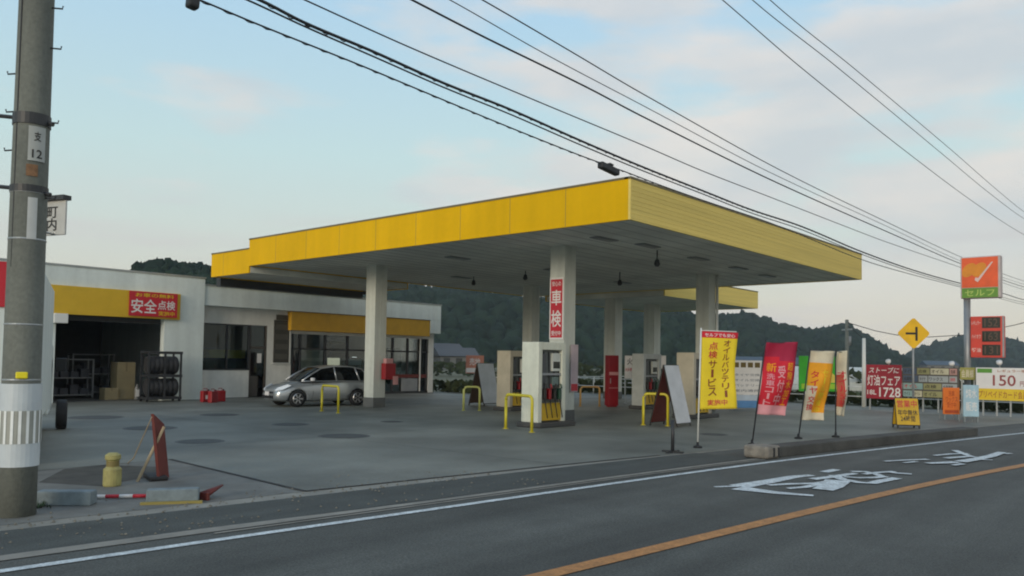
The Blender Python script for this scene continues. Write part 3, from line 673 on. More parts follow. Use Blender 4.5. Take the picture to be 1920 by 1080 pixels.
    for x in (.78, 3.25):
        for s_ in (-1, 1):
            T_ = Matrix.Translation((x, s_ * .74, .31)) @ Matrix.Rotation(-PI / 2, 4, 'X')
            w_ = tyre_mesh(.31, .19, T_).build('wheel', M_black, t_, smooth=True)
            e = MB(); e.lathe([(.19, -.06), (.2, .06)], 24, T=T_); e.build('hub', M_dark, w_)
            e = MB()
            for k_ in range(6):
                a_ = k_ * PI / 3; yv = s_ * .842
                e.add([(x + math.cos(a_ + d_) * r_, yv, .31 + math.sin(a_ + d_) * r_) for r_, d_ in ((.04, -.5), (.195, -.16), (.195, .16), (.04, .5))], [(0, 1, 2, 3)])
            e.lathe([(.19, -.02), (.205, .0), (.19, .015)], 24, T=Matrix.Translation((x, s_ * .838, .31)) @ Matrix.Rotation(-PI / 2, 4, 'X')); e.m[-1] = 0
            e.f = [f_ for f_ in e.f if len(f_) < 20]; e.m = [0] * len(e.f)
            e.build('rim', mat('alloy', (.5, .5, .5), .35, metal=.7), w_)
    for s_ in (-1, 1):
        e = MB(); e.add([(.03, s_ * .46, .60), (.06, s_ * .60, .60), (.22, s_ * .765, .64), (.52, s_ * .80, .79), (.42, s_ * .72, .83), (.12, s_ * .55, .71)], [(0, 1, 2, 3, 4, 5)])
        o_ = e.build('headlight', M_lens, t_); sm = o_.modifiers.new('s', 'SOLIDIFY'); sm.thickness = .03; sm.offset = 0
        e = MB(); e.box(1.25, 1.37, s_ * .90 - .09, s_ * .90 + .09, .96, 1.08); e.build('wing_mirror', mat('mirror_bright', (.7, .7, .7), .3), t_, bevel=.03)
        e = MB(); e.box(3.8, 3.94, s_ * .72 - .06, s_ * .72 + .06, .75, 1.05); e.build('taillight', M_red, t_, bevel=.02)
    for s_ in (-1, 1):
        for xs_ in (1.36, 2.33, 3.28): e = MB(); e.tube([(xs_ - .02, s_ * .80, .28), (xs_ + .02, s_ * .842, .5), (xs_, s_ * .80, .90)], .007, 5); e.build('door_seam', M_black, t_)
        for xs_ in (2.15, 3.1): e = MB(); e.box(xs_ - .08, xs_ + .08, s_ * .835 - .02, s_ * .835 + .02, .74, .78); e.build('door_handle', M_silver, t_)
    e = MB(); e.box(-.05, .03, -.42, .42, .31, .42); e.box(-.045, .03, -.4, .4, .5, .56); e.build('grille', M_black, t_, bevel=.02)
    e = MB(); e.box(-.07, -.05, -.17, .17, .42, .56); e.build('number_plate', M_swhite, t_)
    return t_
car = make_car()
dv = Vector((2.45, -.37)).normalized()
car.rotation_euler = (0, 0, math.atan2(dv.y, dv.x))
# front near wheel (local .78,-.84) stands at (15.9, 23.6)
lw = Matrix.Rotation(car.rotation_euler[2], 3, 'Z') @ Vector((.78, -.84, 0))
car.scale = (.93, .93, .93); lw = lw * .93
car.location = (15.95 - lw.x, 23.62 - lw.y, .005)

# ------------------------------------------------------------------ guard rails (yellow hoops)
def hoop(a_, b_, h, label, m=M_ypipe):
    c_ = (a_ + b_) / 2; t_ = (b_ - a_); L_ = t_.length
    o_ = thing('guard_hoop', label, 'guard rail', (c_.x, c_.y, .004), math.atan2(t_.y, t_.x), 'yellow hoops protecting the pump islands')
    e_ = MB(); r_ = .12; pts = [(-L_ / 2, 0, 0), (-L_ / 2, 0, h - r_)]
    for k_ in range(5): an = PI - k_ * PI / 8; pts.append((-L_ / 2 + r_ + r_ * math.cos(an), 0, h - r_ + r_ * math.sin(an)))
    for k_ in range(5): an = PI / 2 - k_ * PI / 8; pts.append((L_ / 2 - r_ + r_ * math.cos(an), 0, h - r_ + r_ * math.sin(an)))
    pts.append((L_ / 2, 0, 0)); e_.tube(pts, .038, 10); e_.build('pipe', m, o_, smooth=True)
    for s_ in (-1, 1):
        e_ = MB(); e_.lathe([(.075, 0), (.075, .012)], 12, T=Matrix.Translation((s_ * L_ / 2, 0, 0))); e_.build('foot', m, o_)
hoop(G(603, 771), G(634, 775), .82, 'yellow guard hoop in front of the silver car')
hoop(G(948, 804), G(997, 811), .86, 'yellow guard hoop in front of the nearest cream fuel pump')
hoop(G(1206, 797), G(1252, 799), .86, 'yellow guard hoop beside the white and red sandwich board')
hoop(G(869, 770), G(899, 770), .8, 'pale yellow guard hoop before the dark leaning sandwich board', mat('yellow_green_pipe', (.40, .42, .13), .5))
hoop(G(1088, 762), G(1124, 762), .75, 'faded orange guard hoop left of the red cabinet', mat('orange_pipe', (.36, .22, .07), .5))

# ------------------------------------------------------------------ fuel pumps
def pump(x, y, w, d, h, label, m=M_cream, rz=0, panel=M_yel2):
    t_ = thing('fuel_pump', label, 'fuel pump', (x, y, .004), rz, 'fuel pumps on the islands')
    e = MB(); e.box(-w / 2 - .06, w / 2 + .3, -d / 2 - .12, d / 2 + .12, 0, .13); e.build('island', mat('island', (.06, .06, .058), .8), t_, bevel=.03)
    e = MB(); sw = w * .14
    e.box(-w / 2, -w / 2 + sw, -d / 2, d / 2, .13, h); e.box(w / 2 - sw, w / 2, -d / 2, d / 2, .13, h); e.box(-w / 2 + sw, w / 2 - sw, -d / 2, d / 2, h - .2, h)
    e.build('housing', m, t_, bevel=.015)
    e = MB(); e.box(-w / 2 + sw, w / 2 - sw, -d * .28, d * .28, .13, h - .2); e.build('core', mat('pump_core', (.13, .14, .13), .5), t_)
    cx_ = w * .08
    e = MB(); e.box(cx_ - w * .02, cx_ + w * .26, -d * .42, -d * .28, h - .75, h - .28); e.box(cx_ + w * .0, cx_ + w * .24, -d * .43, -d * .42, h - .68, h - .5, 1); e.build('display', [mat('pump_face', (.55, .57, .52), .4), M_disp], t_, bevel=.004)
    e = MB(); e.box(-w / 2 + sw, w / 2 - sw, -d * .44, -d * .28, h - .86, h - .8); e.build('rail', M_grey, t_)
    e = MB(); e.box(cx_, cx_ + w * .22, -d * .4, -d * .28, h - 1.12, h - .9); e.build('card_reader', mat('reader', (.12, .17, .16), .4), t_, bevel=.004)
    e = MB(); e.box(-w / 2 + sw, w / 2 - sw, -d * .46, -d * .28, .17, .62); e.build('lower_panel', panel, t_, bevel=.01)
    cols = [M_sblack, M_red, M_sblack, mat('nozzle_green', (.02, .07, .04), .5)]
    for k_ in range(4):
        x_ = -w / 2 + sw + (w - 2 * sw) * (k_ + .5) / 4
        e = MB(); e.box(x_ - .04, x_ + .04, -d * .56, -d * .3, .72, 1.0); e.tube([(x_, -d * .5, .95), (x_, -d * .62, 1.02), (x_, -d * .56, 1.12)], .025, 6)
        nz = e.build('nozzle', cols[k_], t_, bevel=.008)
        e = MB(); pts = [(x_, -d * .52, .72)] + [(x_ + .05 * math.sin(q_ / 8 * PI), -d * .52 - .06 * math.sin(q_ / 8 * PI), .72 - .5 * math.sin(q_ / 8 * PI)) for q_ in range(1, 8)] + [(x_ + .09, -d * .35, 1.0), (x_ + .08, -d * .3, h - .25)]
        e.tube(pts, .016, 6); e.build('hose', M_black, nz, smooth=True)
    e = MB(); e.box(-w / 2 + sw + .02, -w / 2 + w * .36, -d * .36, -d * .28, 1.15, h - .3); e.build('side_panel', mat('pump_side', (.07, .075, .08), .4), t_)
    return t_
p = G(1008, 803)
pump(p.x + .575, p.y + .28, 1.15, .56, 2.2, 'nearest cream fuel pump with yellow lower panel in front of the column')
p = G(1300, 786); pump(p.x + .6, p.y + .3, 1.2, .6, 2.05, 'beige fuel pump partly behind the tall yellow banner', mat('pump_beige', (.42, .38, .29), .5))
p = G(955, 771); pump(p.x + .6, p.y + .3, 1.2, .6, 2.05, 'beige fuel pump half hidden behind the nearest cream pump', mat('pump_beige', (.42, .38, .29), .5))
p = G(1206, 768); pump(p.x + .62, p.y + .25, 1.25, .5, 2.05, 'pale grey fuel pump behind the red and white sandwich board', mat('pump_grey', (.42, .44, .42), .5))
# white notice boards beside pumps
def notice(px, py_b, w, h, z0, label, D, rz=-.72, m=M_swhite, name='notice_board', cat='notice board', leg=True):
    p_ = AD(px, py_b, D); p_.z = .004
    t_ = board(name, label, cat, p_, rz, w, h, .04, m, z0)
    if leg:
        for s_ in (-1, 1):
            e_ = MB(); e_.box(s_ * w * .4 - .02, s_ * w * .4 + .02, .021, .05, 0, z0 + h * .5); e_.build('leg', M_steel, t_)
            e_ = MB(); e_.box(s_ * w * .4 - .02, s_ * w * .4 + .02, -.2, .25, 0, .03); e_.build('foot', M_steel, t_)
    return t_
def hz_(py, D, px=960): return AD(px, py, D).z
n_ = notice(1180, 750, .42, .95, 1.05, 'white notice with dark figure and red stripe between two canopy columns', 33.5)
e = MB(); e.text('火', -.12, .12, 1.62, 1.9, -.025); e.build('lettering', M_sblack, n_)
e = MB(); e.text('火気厳禁', -.19, .19, 1.35, 1.5, -.025); e.build('lettering', M_sred, n_)
n_ = notice(1236, 750, .5, .5, 1.5, 'small blank white panel on legs right of the grey pump', 30.5)
# red cabinet
p = G(1145, 763)
t_ = thing('red_cabinet', 'tall dark red cabinet with pale band at the foot of a rear column', 'cabinet', (p.x + .05, p.y, .004), -.5); t_.scale = (.8, .8, 1)
e = MB(); e.box(-.26, .26, -.22, .22, .05, 1.98); e.box(-.2, .2, -.18, .18, 0, .05); e.build('body', mat('cabinet_red', (.22, .006, .012), .5), t_, bevel=.02)
e = MB(); e.box(-.25, .25, -.232, -.221, 1.22, 1.34); e.box(-.25, .25, -.228, -.221, .72, .74); e.build('band', mat('pale_red', (.5, .25, .25), .5), t_)
e = MB(); e.box(-.2, -.17, -.25, -.221, .9, 1.1); e.build('handle', M_steel, t_)
# items on columns
t_ = thing('hose_box', 'red hose reel box and tags hung on the left column', 'hose box', (18.36, 22.02, 0), 0)
e = MB(); e.box(-.05, .42, -.14, .10, .98, 1.55); e.build('box', M_red, t_, bevel=.02)
e = MB(); e.box(.0, .3, -.12, .05, 1.55, 1.72); e.box(.3, .52, -.16, -.14, .80, 1.1); e.build('tag', mat('pink_tag', (.5, .25, .24), .6), t_)
p = (18.3, 13.83)
zt0, zt1 = AY(1050, 518, 13.82).z, AY(1050, 636, 13.82).z
t_ = board('column_sign', 'tall red and white vehicle inspection sign strapped to the near column', 'sign', (18.02, 14.1, 0), -PI / 2, .5, zt0 - zt1, .02, M_swhite, zt1)
t_.location = (18.3 - .26 - .02, 14.1, 0)
hh = zt0 - zt1
e = MB(); e.box(-.21, .21, -.014, -.0105, zt1 + hh * .03, zt0 - hh * .03); e.build('field', M_sred, t_)
e = MB(); e.text('車', -.18, .18, zt1 + hh * .55, zt1 + hh * .80, -.018); e.text('検', -.18, .18, zt1 + hh * .20, zt1 + hh * .47, -.018)
e.text('安心の', -.16, .16, zt1 + hh * .86, zt1 + hh * .94, -.018); e.text('受付中', -.17, .17, zt1 + hh * .06, zt1 + hh * .14, -.018); e.build('lettering', M_swhite, t_)
t_ = board('poster', 'pale pink price poster low on the right face of the near column', 'poster', (18.48, 14.1 - .26 - .05, 0), 0, .34, 1.35, .015, mat('poster_pink', (.5, .40, .42), .6), .85)
e = MB(); e.box(-.15, .15, -.012, -.0095, .88, 1.08); e.build('footer', M_sred, t_)

# ------------------------------------------------------------------ sandwich boards
def aframe(c, w, h, sp, rz, label, inner, outer, name='sandwich_board'):
    t_ = thing(name, label, 'sandwich board', c, rz)
    for s_, nm in ((-1, 'front_panel'), (1, 'back_panel')):
        a_ = math.atan2(sp, h); T_ = Matrix.Translation((0, 0, h)) @ Matrix.Rotation(s_ * a_, 4, 'X')
        ln = math.hypot(sp, h)
        e = MB()
        e.box(-w / 2, w / 2, -.018, .018, -ln + .08, 0, 0, T_)
        e.box(-w / 2 + .01, w / 2 - .01, (.0185 if s_ > 0 else -.022), (.022 if s_ > 0 else -.0185), -ln + .1, -.02, 1, T_)
        e.box(-w / 2 + .01, w / 2 - .01, (-.022 if s_ > 0 else .0185), (-.0185 if s_ > 0 else .022), -ln + .1, -.02, 2, T_)
        for x_ in (-w / 2 + .03, w / 2 - .03): e.box(x_ - .02, x_ + .02, -.016, .016, -ln, -ln + .08, 0, T_)
        e.build(nm, [M_sblack, outer, inner], t_)
    return t_
p = G(1262, 800)
aframe((p.x + .2, p.y + .2, .004), .78, 1.66, .42, 0, 'big white faced sandwich board with dark red inside by the banners', M_dred, mat('board_pale', (.5, .52, .54), .5))
p = G(908, 760)
aframe((p.x, p.y, .004), .9, 1.6, .4, .0, 'pale blue white sandwich board with dark brown inside near the far pump', mat('brown_inner', (.08, .05, .03), .7), mat('board_blue', (.40, .46, .52), .5))
# black stand
p = G(1261, 849)
t_ = thing('stand_post', 'short black post stand on cross feet at the forecourt edge', 'stand', (p.x, p.y, .004))
e = MB(); e.tube([(0, 0, .03), (0, 0, .62)], .035, 10); e.build('post', M_dark, t_, smooth=True)
e = MB(); e.box(-.22, .22, -.025, .025, 0, .035); e.box(-.025, .025, -.22, -.025, 0, .035); e.box(-.025, .025, .025, .22, 0, .035); e.build('foot', M_dark, t_)

# ------------------------------------------------------------------ banners on poles
def nobori(px, pb, D, px_top, py_top, px_w, py_bot, label, face, rz, mats, draw, pole_m=M_dark, amp=.05, lean=None, side=1, width=None):
    base_ = G(px, pb) if D is None else AD(px, pb, D); base_.z = .004
    dd = (base_ - CP).dot(FW)
    top = AD(px_top, py_top, dd); botz = AD(px_top, py_bot, dd).z
    w = width or px_w / FPX * dd / math.cos(rz + PI / 2 - TH if False else 0)
    t_ = thing('banner_flag', label, 'banner', base_, rz, 'banners on poles along the kerb')
    inv = Matrix.Rotation(-rz, 3, 'Z'); tl = inv @ (top - base_); tl.y = 0
    H = tl.z - (botz - base_.z); lx = tl.x / tl.z
    ph = random.uniform(0, 6)
    def warp(q):
        u = q.x / w; v = (tl.z - q.z) / H
        return Vector((q.x + lx * q.z + .03 * math.sin(v * 5 + ph) * u, q.y + amp * math.sin(u * 5.2 + v * 4 + ph) * min(1, u * 2 + .1) + amp * .6 * math.sin(v * 9 + ph), q.z - .04 * u * math.sin(v * 3 + ph)))
    e = MB(); e.tube([(0, 0, 0), (lx * (tl.z + .06), 0, tl.z + .06)], .016, 8); e.build('pole', pole_m, t_, smooth=True)
    e = MB(); e.tube([(lx * tl.z, 0, tl.z + .01), (lx * tl.z + w, 0, tl.z - .01)], .009, 6); e.build('crossbar', pole_m, t_)
    e = MB(); e.lathe([(.09, 0), (.09, .03), (.03, .05), (.022, .12)], 16); e.build('base', M_black, t_, smooth=True)
    e = MB(); NU, NV = 10, 36; vs = []; fs = []
    for jv in range(NV + 1):
        for iu in range(NU + 1): vs.append(warp(Vector((.02 + w * iu / NU, 0, tl.z - H * jv / NV))))
    e.add(vs, [(a * (NU + 1) + b_, (a + 1) * (NU + 1) + b_, (a + 1) * (NU + 1) + b_ + 1, a * (NU + 1) + b_ + 1) for a in range(NV) for b_ in range(NU)])
    for k_ in range(len(e.f)):
        a, b_ = divmod(k_, NU); e.m[k_] = face(b_ / NU + .05, (a + .5) / NV)
    cl = e.build('cloth', mats, t_, smooth=True); sm = cl.modifiers.new('s', 'SOLIDIFY'); sm.thickness = .003; sm.offset = 0
    zt_ = tl.z
    def B(u0, u1, v0, v1): return (.02 + w * u0, .02 + w * u1, zt_ - H * v1, zt_ - H * v0)
    draw(t_, B, warp)
    return t_
M_cy = mat('cloth_yellow', (.74, .56, .02), .8, var=.06); M_cr = mat('cloth_red', (.56, .012, .03), .8, var=.1)
M_co = mat('cloth_orange', (.76, .33, .01), .8, var=.1); M_cp = mat('cloth_pink', (.66, .30, .33), .8); M_cc = mat('cloth_cream', (.62, .56, .42), .8)
def vt(e, s, B, u0, u1, v0, v1, warp, mi=0, y=-.012):
    n__ = len(s)
    for i, ch in enumerate(s):
        a = v0 + (v1 - v0) * (i + .06) / n__; b_ = v0 + (v1 - v0) * (i + .94) / n__
        if ch == 'ー':
            x0_, x1_, z0_, z1_ = B((u0 + u1) / 2 - .035, (u0 + u1) / 2 + .035, a, b_)
            vs = [warp(Vector((x, y, z))) for z in (z0_, (z0_ + z1_) / 2, z1_) for x in (x0_, x1_)]; e.add(vs, [(0, 1, 3, 2), (2, 3, 5, 4)], mi)
        elif ch != ' ': e.text(ch, *B(u0, u1, a, b_), y, mi, warp)
def d_yellow(t_, B, warp):
    e = MB(); vt(e, '点検', B, .20, .46, .13, .36, warp); vt(e, '実施中', B, .1, .2, .1, .1001, warp) if False else None
    e.build('lettering', M_sred, t_)
    e = MB(); vt(e, 'サービス', B, .22, .46, .37, .84, warp); vt(e, 'オイルバッテリー', B, .62, .82, .10, .86, warp); e.build('lettering', mat('letter_brown', (.22, .05, .015), .7), t_)
    e = MB(); e.text('実施中', *B(.2, .74, .88, .955), -.012, 0, warp); e.build('lettering', M_sred, t_)
    e = MB(); e.text('セルフでも安心', *B(.08, .92, .02, .07), -.012, 0, warp); e.build('lettering', M_swhite, t_)
nobori(1308, 840, None, 1316, 620, 66, 768, 'tall yellow banner with red service lettering on a white pole', lambda u, v: 1 if v < .085 else 0, R(-52), [M_cy, M_cr], d_yellow, M_white, .02)
def d_red(t_, B, warp):
    e = MB(); vt(e, '洗車コート', B, .14, .38, .42, .87, warp); vt(e, '受付中', B, .46, .68, .30, .87, warp); e.build('lettering', M_cp, t_)
    e = MB(); vt(e, '超撥水加工', B, .74, .92, .26, .86, warp); e.text('新', *B(.12, .42, .28, .40), -.012, 0, warp); e.build('lettering', M_co, t_)
nobori(1410, 835, None, 1436, 642, 56, 777, 'red banner with pink lettering leaning right on a thin dark pole', lambda u, v: 1 if v > .87 else (2 if v < .2 or (u > .5 and v < .24) else 0), R(-55), [M_cr, M_cp, mat('cloth_maroon', (.34, .012, .05), .8)], d_red, M_dark, .10)
def d_org(t_, B, warp):
    e = MB(); vt(e, 'タイヤ', B, .12, .42, .28, .62, warp); vt(e, '交換', B, .12, .42, .64, .86, warp); e.build('lettering', M_cr, t_)
    e = MB(); vt(e, 'セール開催中', B, .55, .8, .25, .9, warp); e.build('lettering', M_cy, t_)
nobori(1497, 823, None, 1520, 657, 42, 788, 'orange and cream banner with red lettering leaning right', lambda u, v: 1 if (v < .18 or v > .9 or u < .42 and v > .5) else 0, R(-55), [M_co, M_cc], d_org, M_dark, .09)
def d_thin(t_, B, warp):
    e = MB(); vt(e, 'オイル交換', B, .2, .8, .3, .85, warp); e.build('lettering', M_cr, t_)
nobori(1567, 820, None, 1569, 660, 19, 778, 'narrow edge on cream and red banner hanging from a dark pole', lambda u, v: 1 if .35 < v < .85 and u < .6 else 0, R(-50), [M_cc, mat('cloth_rust', (.45, .10, .05), .8)], d_thin, M_dark, .08)

# ------------------------------------------------------------------ boards along the right side
XR = 33.6
def side_board(name, label, cat, px0, px1, py0, py1, X, m, legs=2, th=.06, leg_m=M_steel):
    a_, c_ = AX(px0, py0, X), AX(px1, py1, X); ym = (a_.y + c_.y) / 2
    t_ = thing(name, label, cat, (X, ym, -.05), -PI / 2); w_ = a_.y - c_.y
    z1_, z0_ = (a_.z + AX(px1, py0, X).z) / 2 + .05, (c_.z + AX(px0, py1, X).z) / 2 + .05
    e_ = MB(); e_.box(-w_ / 2, w_ / 2, -th / 2, th / 2, z0_, z1_); e_.build('panel', m, t_, bevel=.01)
    for i in range(legs):
        x_ = -w_ * .4 + .8 * w_ * (i / (legs - 1) if legs > 1 else .5)
        e_ = MB(); e_.box(x_ - .025, x_ + .025, th / 2, th / 2 + .05, 0, z1_ - .05); e_.build('leg', leg_m, t_)
    return t_, w_, z0_, z1_
t_, w_, a_, c_ = side_board('fuel_signboard', 'crimson kerosene price signboard with white lettering', 'signboard', 1624, 1691, 684, 748, XR, mat('crimson', (.30, .012, .03), .45))
h_ = c_ - a_
e = MB(); e.text('ストーブに', -w_ * .42, w_ * .44, a_ + h_ * .76, a_ + h_ * .93, -.034, shear=.25); e.text('灯油フェア', -w_ * .46, w_ * .46, a_ + h_ * .38, a_ + h_ * .70, -.034)
e.text('18L', -w_ * .46, -w_ * .2, a_ + h_ * .12, a_ + h_ * .26, -.034); e.text('1728', -w_ * .12, w_ * .47, a_ + h_ * .06, a_ + h_ * .34, -.034); e.build('lettering', M_swhite, t_)
t_, w_, a_, c_ = side_board('menu_signboard', 'dark signboard with patchwork of small pale price panels', 'signboard', 1692, 1799, 689, 746, XR + .1, mat('board_dark', (.08, .07, .06), .6), 4)
h_ = c_ - a_; random.seed(4)
pm = [mat('patch_cream', (.5, .47, .33), .6), mat('patch_olive', (.28, .27, .12), .6), mat('patch_grey', (.33, .36, .36), .6), mat('patch_navy', (.06, .09, .14), .6), mat('patch_pink', (.45, .25, .22), .6), mat('patch_teal', (.25, .38, .36), .6)]
for r_ in range(4):
    x_ = -w_ / 2 + .04
    while x_ < w_ / 2 - .25:
        ww = random.uniform(.25, .75); ww = min(ww, w_ / 2 - .04 - x_)
        e = MB(); z_ = a_ + h_ * (r_ + .08) / 4; e.box(x_, x_ + ww - .03, -.036, -.0305, z_, z_ + h_ * .2, 0)
        e.text(random.choice(['オイル', '点検', '洗車', 'タイヤ', 'ワックス', '会員価格']), x_ + .03, x_ + ww * .7, z_ + h_ * .04, z_ + h_ * .16, -.039, 1)
        e.build('price_panel', [random.choice(pm), M_sblack if random.random() < .6 else M_sred], t_); x_ += ww
t_, w_, a_, c_ = side_board('yellow_signboard', 'narrow olive yellow signboard left of the big price hoarding', 'signboard', 1800, 1829, 689, 712, XR + .15, mat('olive_sign', (.32, .3, .08), .6), 2)
e = MB(); e.text('会員様', -w_ * .4, w_ * .4, a_ + .08, c_ - .08, -.034); e.build('lettering', M_cc, t_)
t_, w_, a_, c_ = side_board('price_hoarding', 'long white hoarding showing 150 above a yellow strip', 'hoarding', 1830, 1962, 690, 752, XR - .3, M_swhite, 5)
h_ = c_ - a_
e = MB(); e.box(-w_ / 2 + .01, w_ / 2 - .01, -.036, -.0305, a_ + .01, a_ + h_ * .36); e.build('yellow_strip', M_syel, t_)
e = MB(); e.text('プリペイドカード会員募集中', -w_ * .46, w_ * .46, a_ + h_ * .07, a_ + h_ * .3, -.039); e.text('レギュラー現金価格', -w_ * .18, w_ * .44, a_ + h_ * .86, a_ + h_ * .95, -.034); e.build('lettering', mat('letter_rust', (.36, .1, .02), .6), t_)
e = MB(); e.text('150', -w_ * .25, w_ * .08, a_ + h_ * .45, a_ + h_ * .78, -.034); e.text('円', w_ * .14, w_ * .2, a_ + h_ * .45, a_ + h_ * .6, -.034); e.build('numerals', mat('digit_red', (.28, .05, .05), .6), t_)
e = MB(); e.box(-w_ * .48, -w_ * .26, -.036, -.0305, a_ + h_ * .84, a_ + h_ * .97); e.build('badge', M_sgreen, t_, bevel=.02)
# orange and light blue standing boards, yellow sandwich board
def standing(px0, px1, py0, py1, label, m, foot=True, rz=-.85, name='standing_board'):
    pb = G((px0 + px1) / 2, py1); D = (pb - CP).dot(FW); w_ = (px1 - px0) / FPX * D / max(.4, math.cos(rz + PI / 2 - TH)); h_ = AD((px0 + px1) / 2, py0, D).z
    t_ = thing(name, label, 'standing board', (pb.x, pb.y, -.0), rz)
    e_ = MB(); e_.box(-w_ / 2, w_ / 2, -.03, .03, .18, h_); e_.build('panel', m, t_, bevel=.015)
    e_ = MB()
    for s_ in (-1, 1): e_.tube([(s_ * w_ * .42, .035, h_ * .8), (s_ * w_ * .42, .3, 0)], .015); e_.box(s_ * w_ * .42 - .015, s_ * w_ * .42 + .015, -.03, .03, 0, .18)
    e_.build('stand', M_steel, t_); return t_, w_, h_
t_, w_, h_ = standing(1768, 1799, 727, 787, 'orange standing board between the menu signboard and the blue one', M_sorg)
e = MB(); e.box(-w_ * .42, w_ * .42, -.036, -.0305, .22, .32); e.text('洗車\nワックス\n受付中', -w_ * .36, w_ * .36, .4, h_ - .1, -.034); e.build('lettering', mat('letter_dorange', (.40, .06, .01), .6), t_)
t_, w_, h_ = standing(1806, 1835, 722, 792, 'light blue standing board with a pale figure left of the hoarding', M_slb)
e = MB(); e.text('純水', -w_ * .36, w_ * .36, h_ * .65, h_ * .9, -.034); e.text('販売', -w_ * .36, w_ * .36, h_ * .3, h_ * .55, -.034); e.build('lettering', M_swhite, t_)
p = G(1706, 803); rz = -1.0
t_ = aframe((p.x, p.y + .1, .004), .62, .84, .22, rz, 'yellow sandwich board with red top lettering standing on the kerb side', mat('board_amber', (.55, .34, .01), .5), mat('board_amber', (.55, .34, .01), .5))
T_ = Matrix.Translation((0, 0, .84)) @ Matrix.Rotation(-math.atan2(.22, .84), 4, 'X')
e = MB(); e.text('営業中', -.26, .26, -.28, -.07, -.03); e.v = [tuple(T_ @ Vector(v)) for v in e.v]; e.build('lettering', M_sred, t_)
e = MB(); e.text('年中無休\n24時間', -.26, .26, -.68, -.34, -.03); e.v = [tuple(T_ @ Vector(v)) for v in e.v]; e.build('lettering', M_sblack, t_)
# white service board with blue foot, green board
p = G(1400, 768); rz = -.75
t_ = thing('service_board', 'white service list board with blue foot behind the banners', 'notice board', (p.x, p.y, .004), rz)
D = (p - CP).dot(FW); w_ = 62 / FPX * D; h_ = AD(1405, 676, D).z
e = MB(); e.box(-w_ / 2, w_ / 2, -.03, .03, .55, h_); e.build('panel', M_swhite, t_, bevel=.01)
e = MB(); e.box(-w_ / 2 - .06, w_ / 2, -.05, .05, .06, .34); e.build('foot', M_sblue, t_, bevel=.02)
e = MB(); e.box(-w_ / 2 - .06, w_ / 2, -.045, .045, .34, .55); e.build('lower_panel', mat('pale_blue', (.45, .53, .62), .5), t_)
e = MB()
for k_ in range(5): e.text(['タイヤ交換', 'オイル交換', 'バッテリー', '室内清掃', '手洗い洗車'][k_], -w_ * .4, w_ * .4, h_ - .6 - k_ * .2, h_ - .5 - k_ * .2, -.034)
e.build('lettering', mat('letter_grey', (.2, .22, .25), .6), t_)
e = MB()
for k_ in range(4): e.box(-w_ * .42 + k_ * w_ * .22, -w_ * .26 + k_ * w_ * .22, -.036, -.0305, h_ - .27, h_ - .08)
e.build('emblem', mat('emblem_olive', (.13, .09, .02), .6), t_)
p = G(1538, 768)
t_ = thing('green_board', 'green board with a yellow triangle on two legs behind the orange banner', 'notice board', (p.x + .2, p.y, .004), -.75)
D = (p - CP).dot(FW); w_ = 92 / FPX * D; h_ = AD(1538, 668, D).z
e = MB(); e.box(-w_ / 2, w_ / 2, -.03, .03, .7, h_); e.build('panel', mat('bright_green', (.04, .36, .02), .5), t_, bevel=.01)
e = MB(); e.prism([(-.1, 1.05), (w_ * .45, 1.05), (w_ * .1, h_ - .5)], -.036, -.0305); e.build('emblem', mat('triangle', (.62, .5, .08), .6), t_)
e = MB(); e.box(-w_ * .45, w_ * .45, -.036, -.0305, .8, 1.0); e.build('strip', mat('lime', (.3, .5, .03), .6), t_)
for s_ in (-1, 1): e = MB(); e.box(s_ * w_ * .35 - .03, s_ * w_ * .35 + .03, -.02, .02, 0, .7); e.build('leg', M_white, t_)
# small spotlights standing on tops of the boards
for px, py, X_, lb in ((1785, 683, XR + .1, 'small white spotlight above the patchwork signboard'), (1874, 681, XR - .3, 'small white spotlight above the 150 hoarding'), (1666, 679, XR, 'small white spotlight above the crimson signboard')):
    q_ = AX(px, py, X_); t_ = thing('spotlight', lb, 'spotlight', q_, -PI / 2)
    e = MB(); e.lathe([(.03, -.1), (.09, .0), (.1, .08)], 12, T=Matrix.Rotation(R(50), 4, 'X')); e.build('lamp_head', M_swhite, t_, smooth=True)
    zb = AX(px, 690, X_).z - q_.z - .05
    e = MB(); e.tube([(0, .03, 0), (0, .06, zb)], .018); e.build('arm', M_steel, t_)

# tall pole sign
ps = AX(1814, 690, 34.6)
t_ = thing('pole_sign', 'tall brand sign on a grey post with orange square face and green foot strip', 'pole sign', (34.6, ps.y, -.05), -PI / 2)
D = (ps - CP).dot(FW); zz = lambda py: AX(1840, py, 34.6).z
yl, yr = AX(1803, 520, 34.6).y, AX(1878, 520, 34.6).y
xa, xb = ps.y - yl, ps.y - yr
e = MB(); e.tube([(0, 0, 0), (0, 0, zz(558))], .12, 16); e.build('post', M_grey, t_, smooth=True)
e = MB(); e.box(xa, xb, -.2, .2, zz(557), zz(479)); sgb = e.build('sign_box', [mat('box_frame', (.5, .42, .4), .5)], t_, bevel=.03)
e = MB(); e.box(xa + .05, xb - .08, -.212, -.2, zz(537), zz(481)); e.build('face', mat('face_orange', (.78, .10, .02), .4), sgb)
e = MB(); e.box(xa + .05, xb - .08, -.212, -.2, zz(556), zz(538)); e.build('face', mat('face_green', (.12, .27, .03), .4), sgb)
cx_, cz_ = (xa + xb) / 2 - .1, (zz(481) + zz(537)) / 2; ww = xb - xa
e = MB()
for k_, dx in enumerate((-.2, .05)):
    pts = [(cx_ + ww * dx + ww * (.17 * math.cos(a_) + .07 * math.sin(a_)), cz_ + .1 + ww * .2 * math.sin(a_)) for a_ in [i * PI / 10 for i in range(20)]]
    e.prism(pts[::-1], -.222 - k_ * .003, -.213)
e.build('emblem', mat('emblem_amber', (.72, .25, .01), .5), sgb)
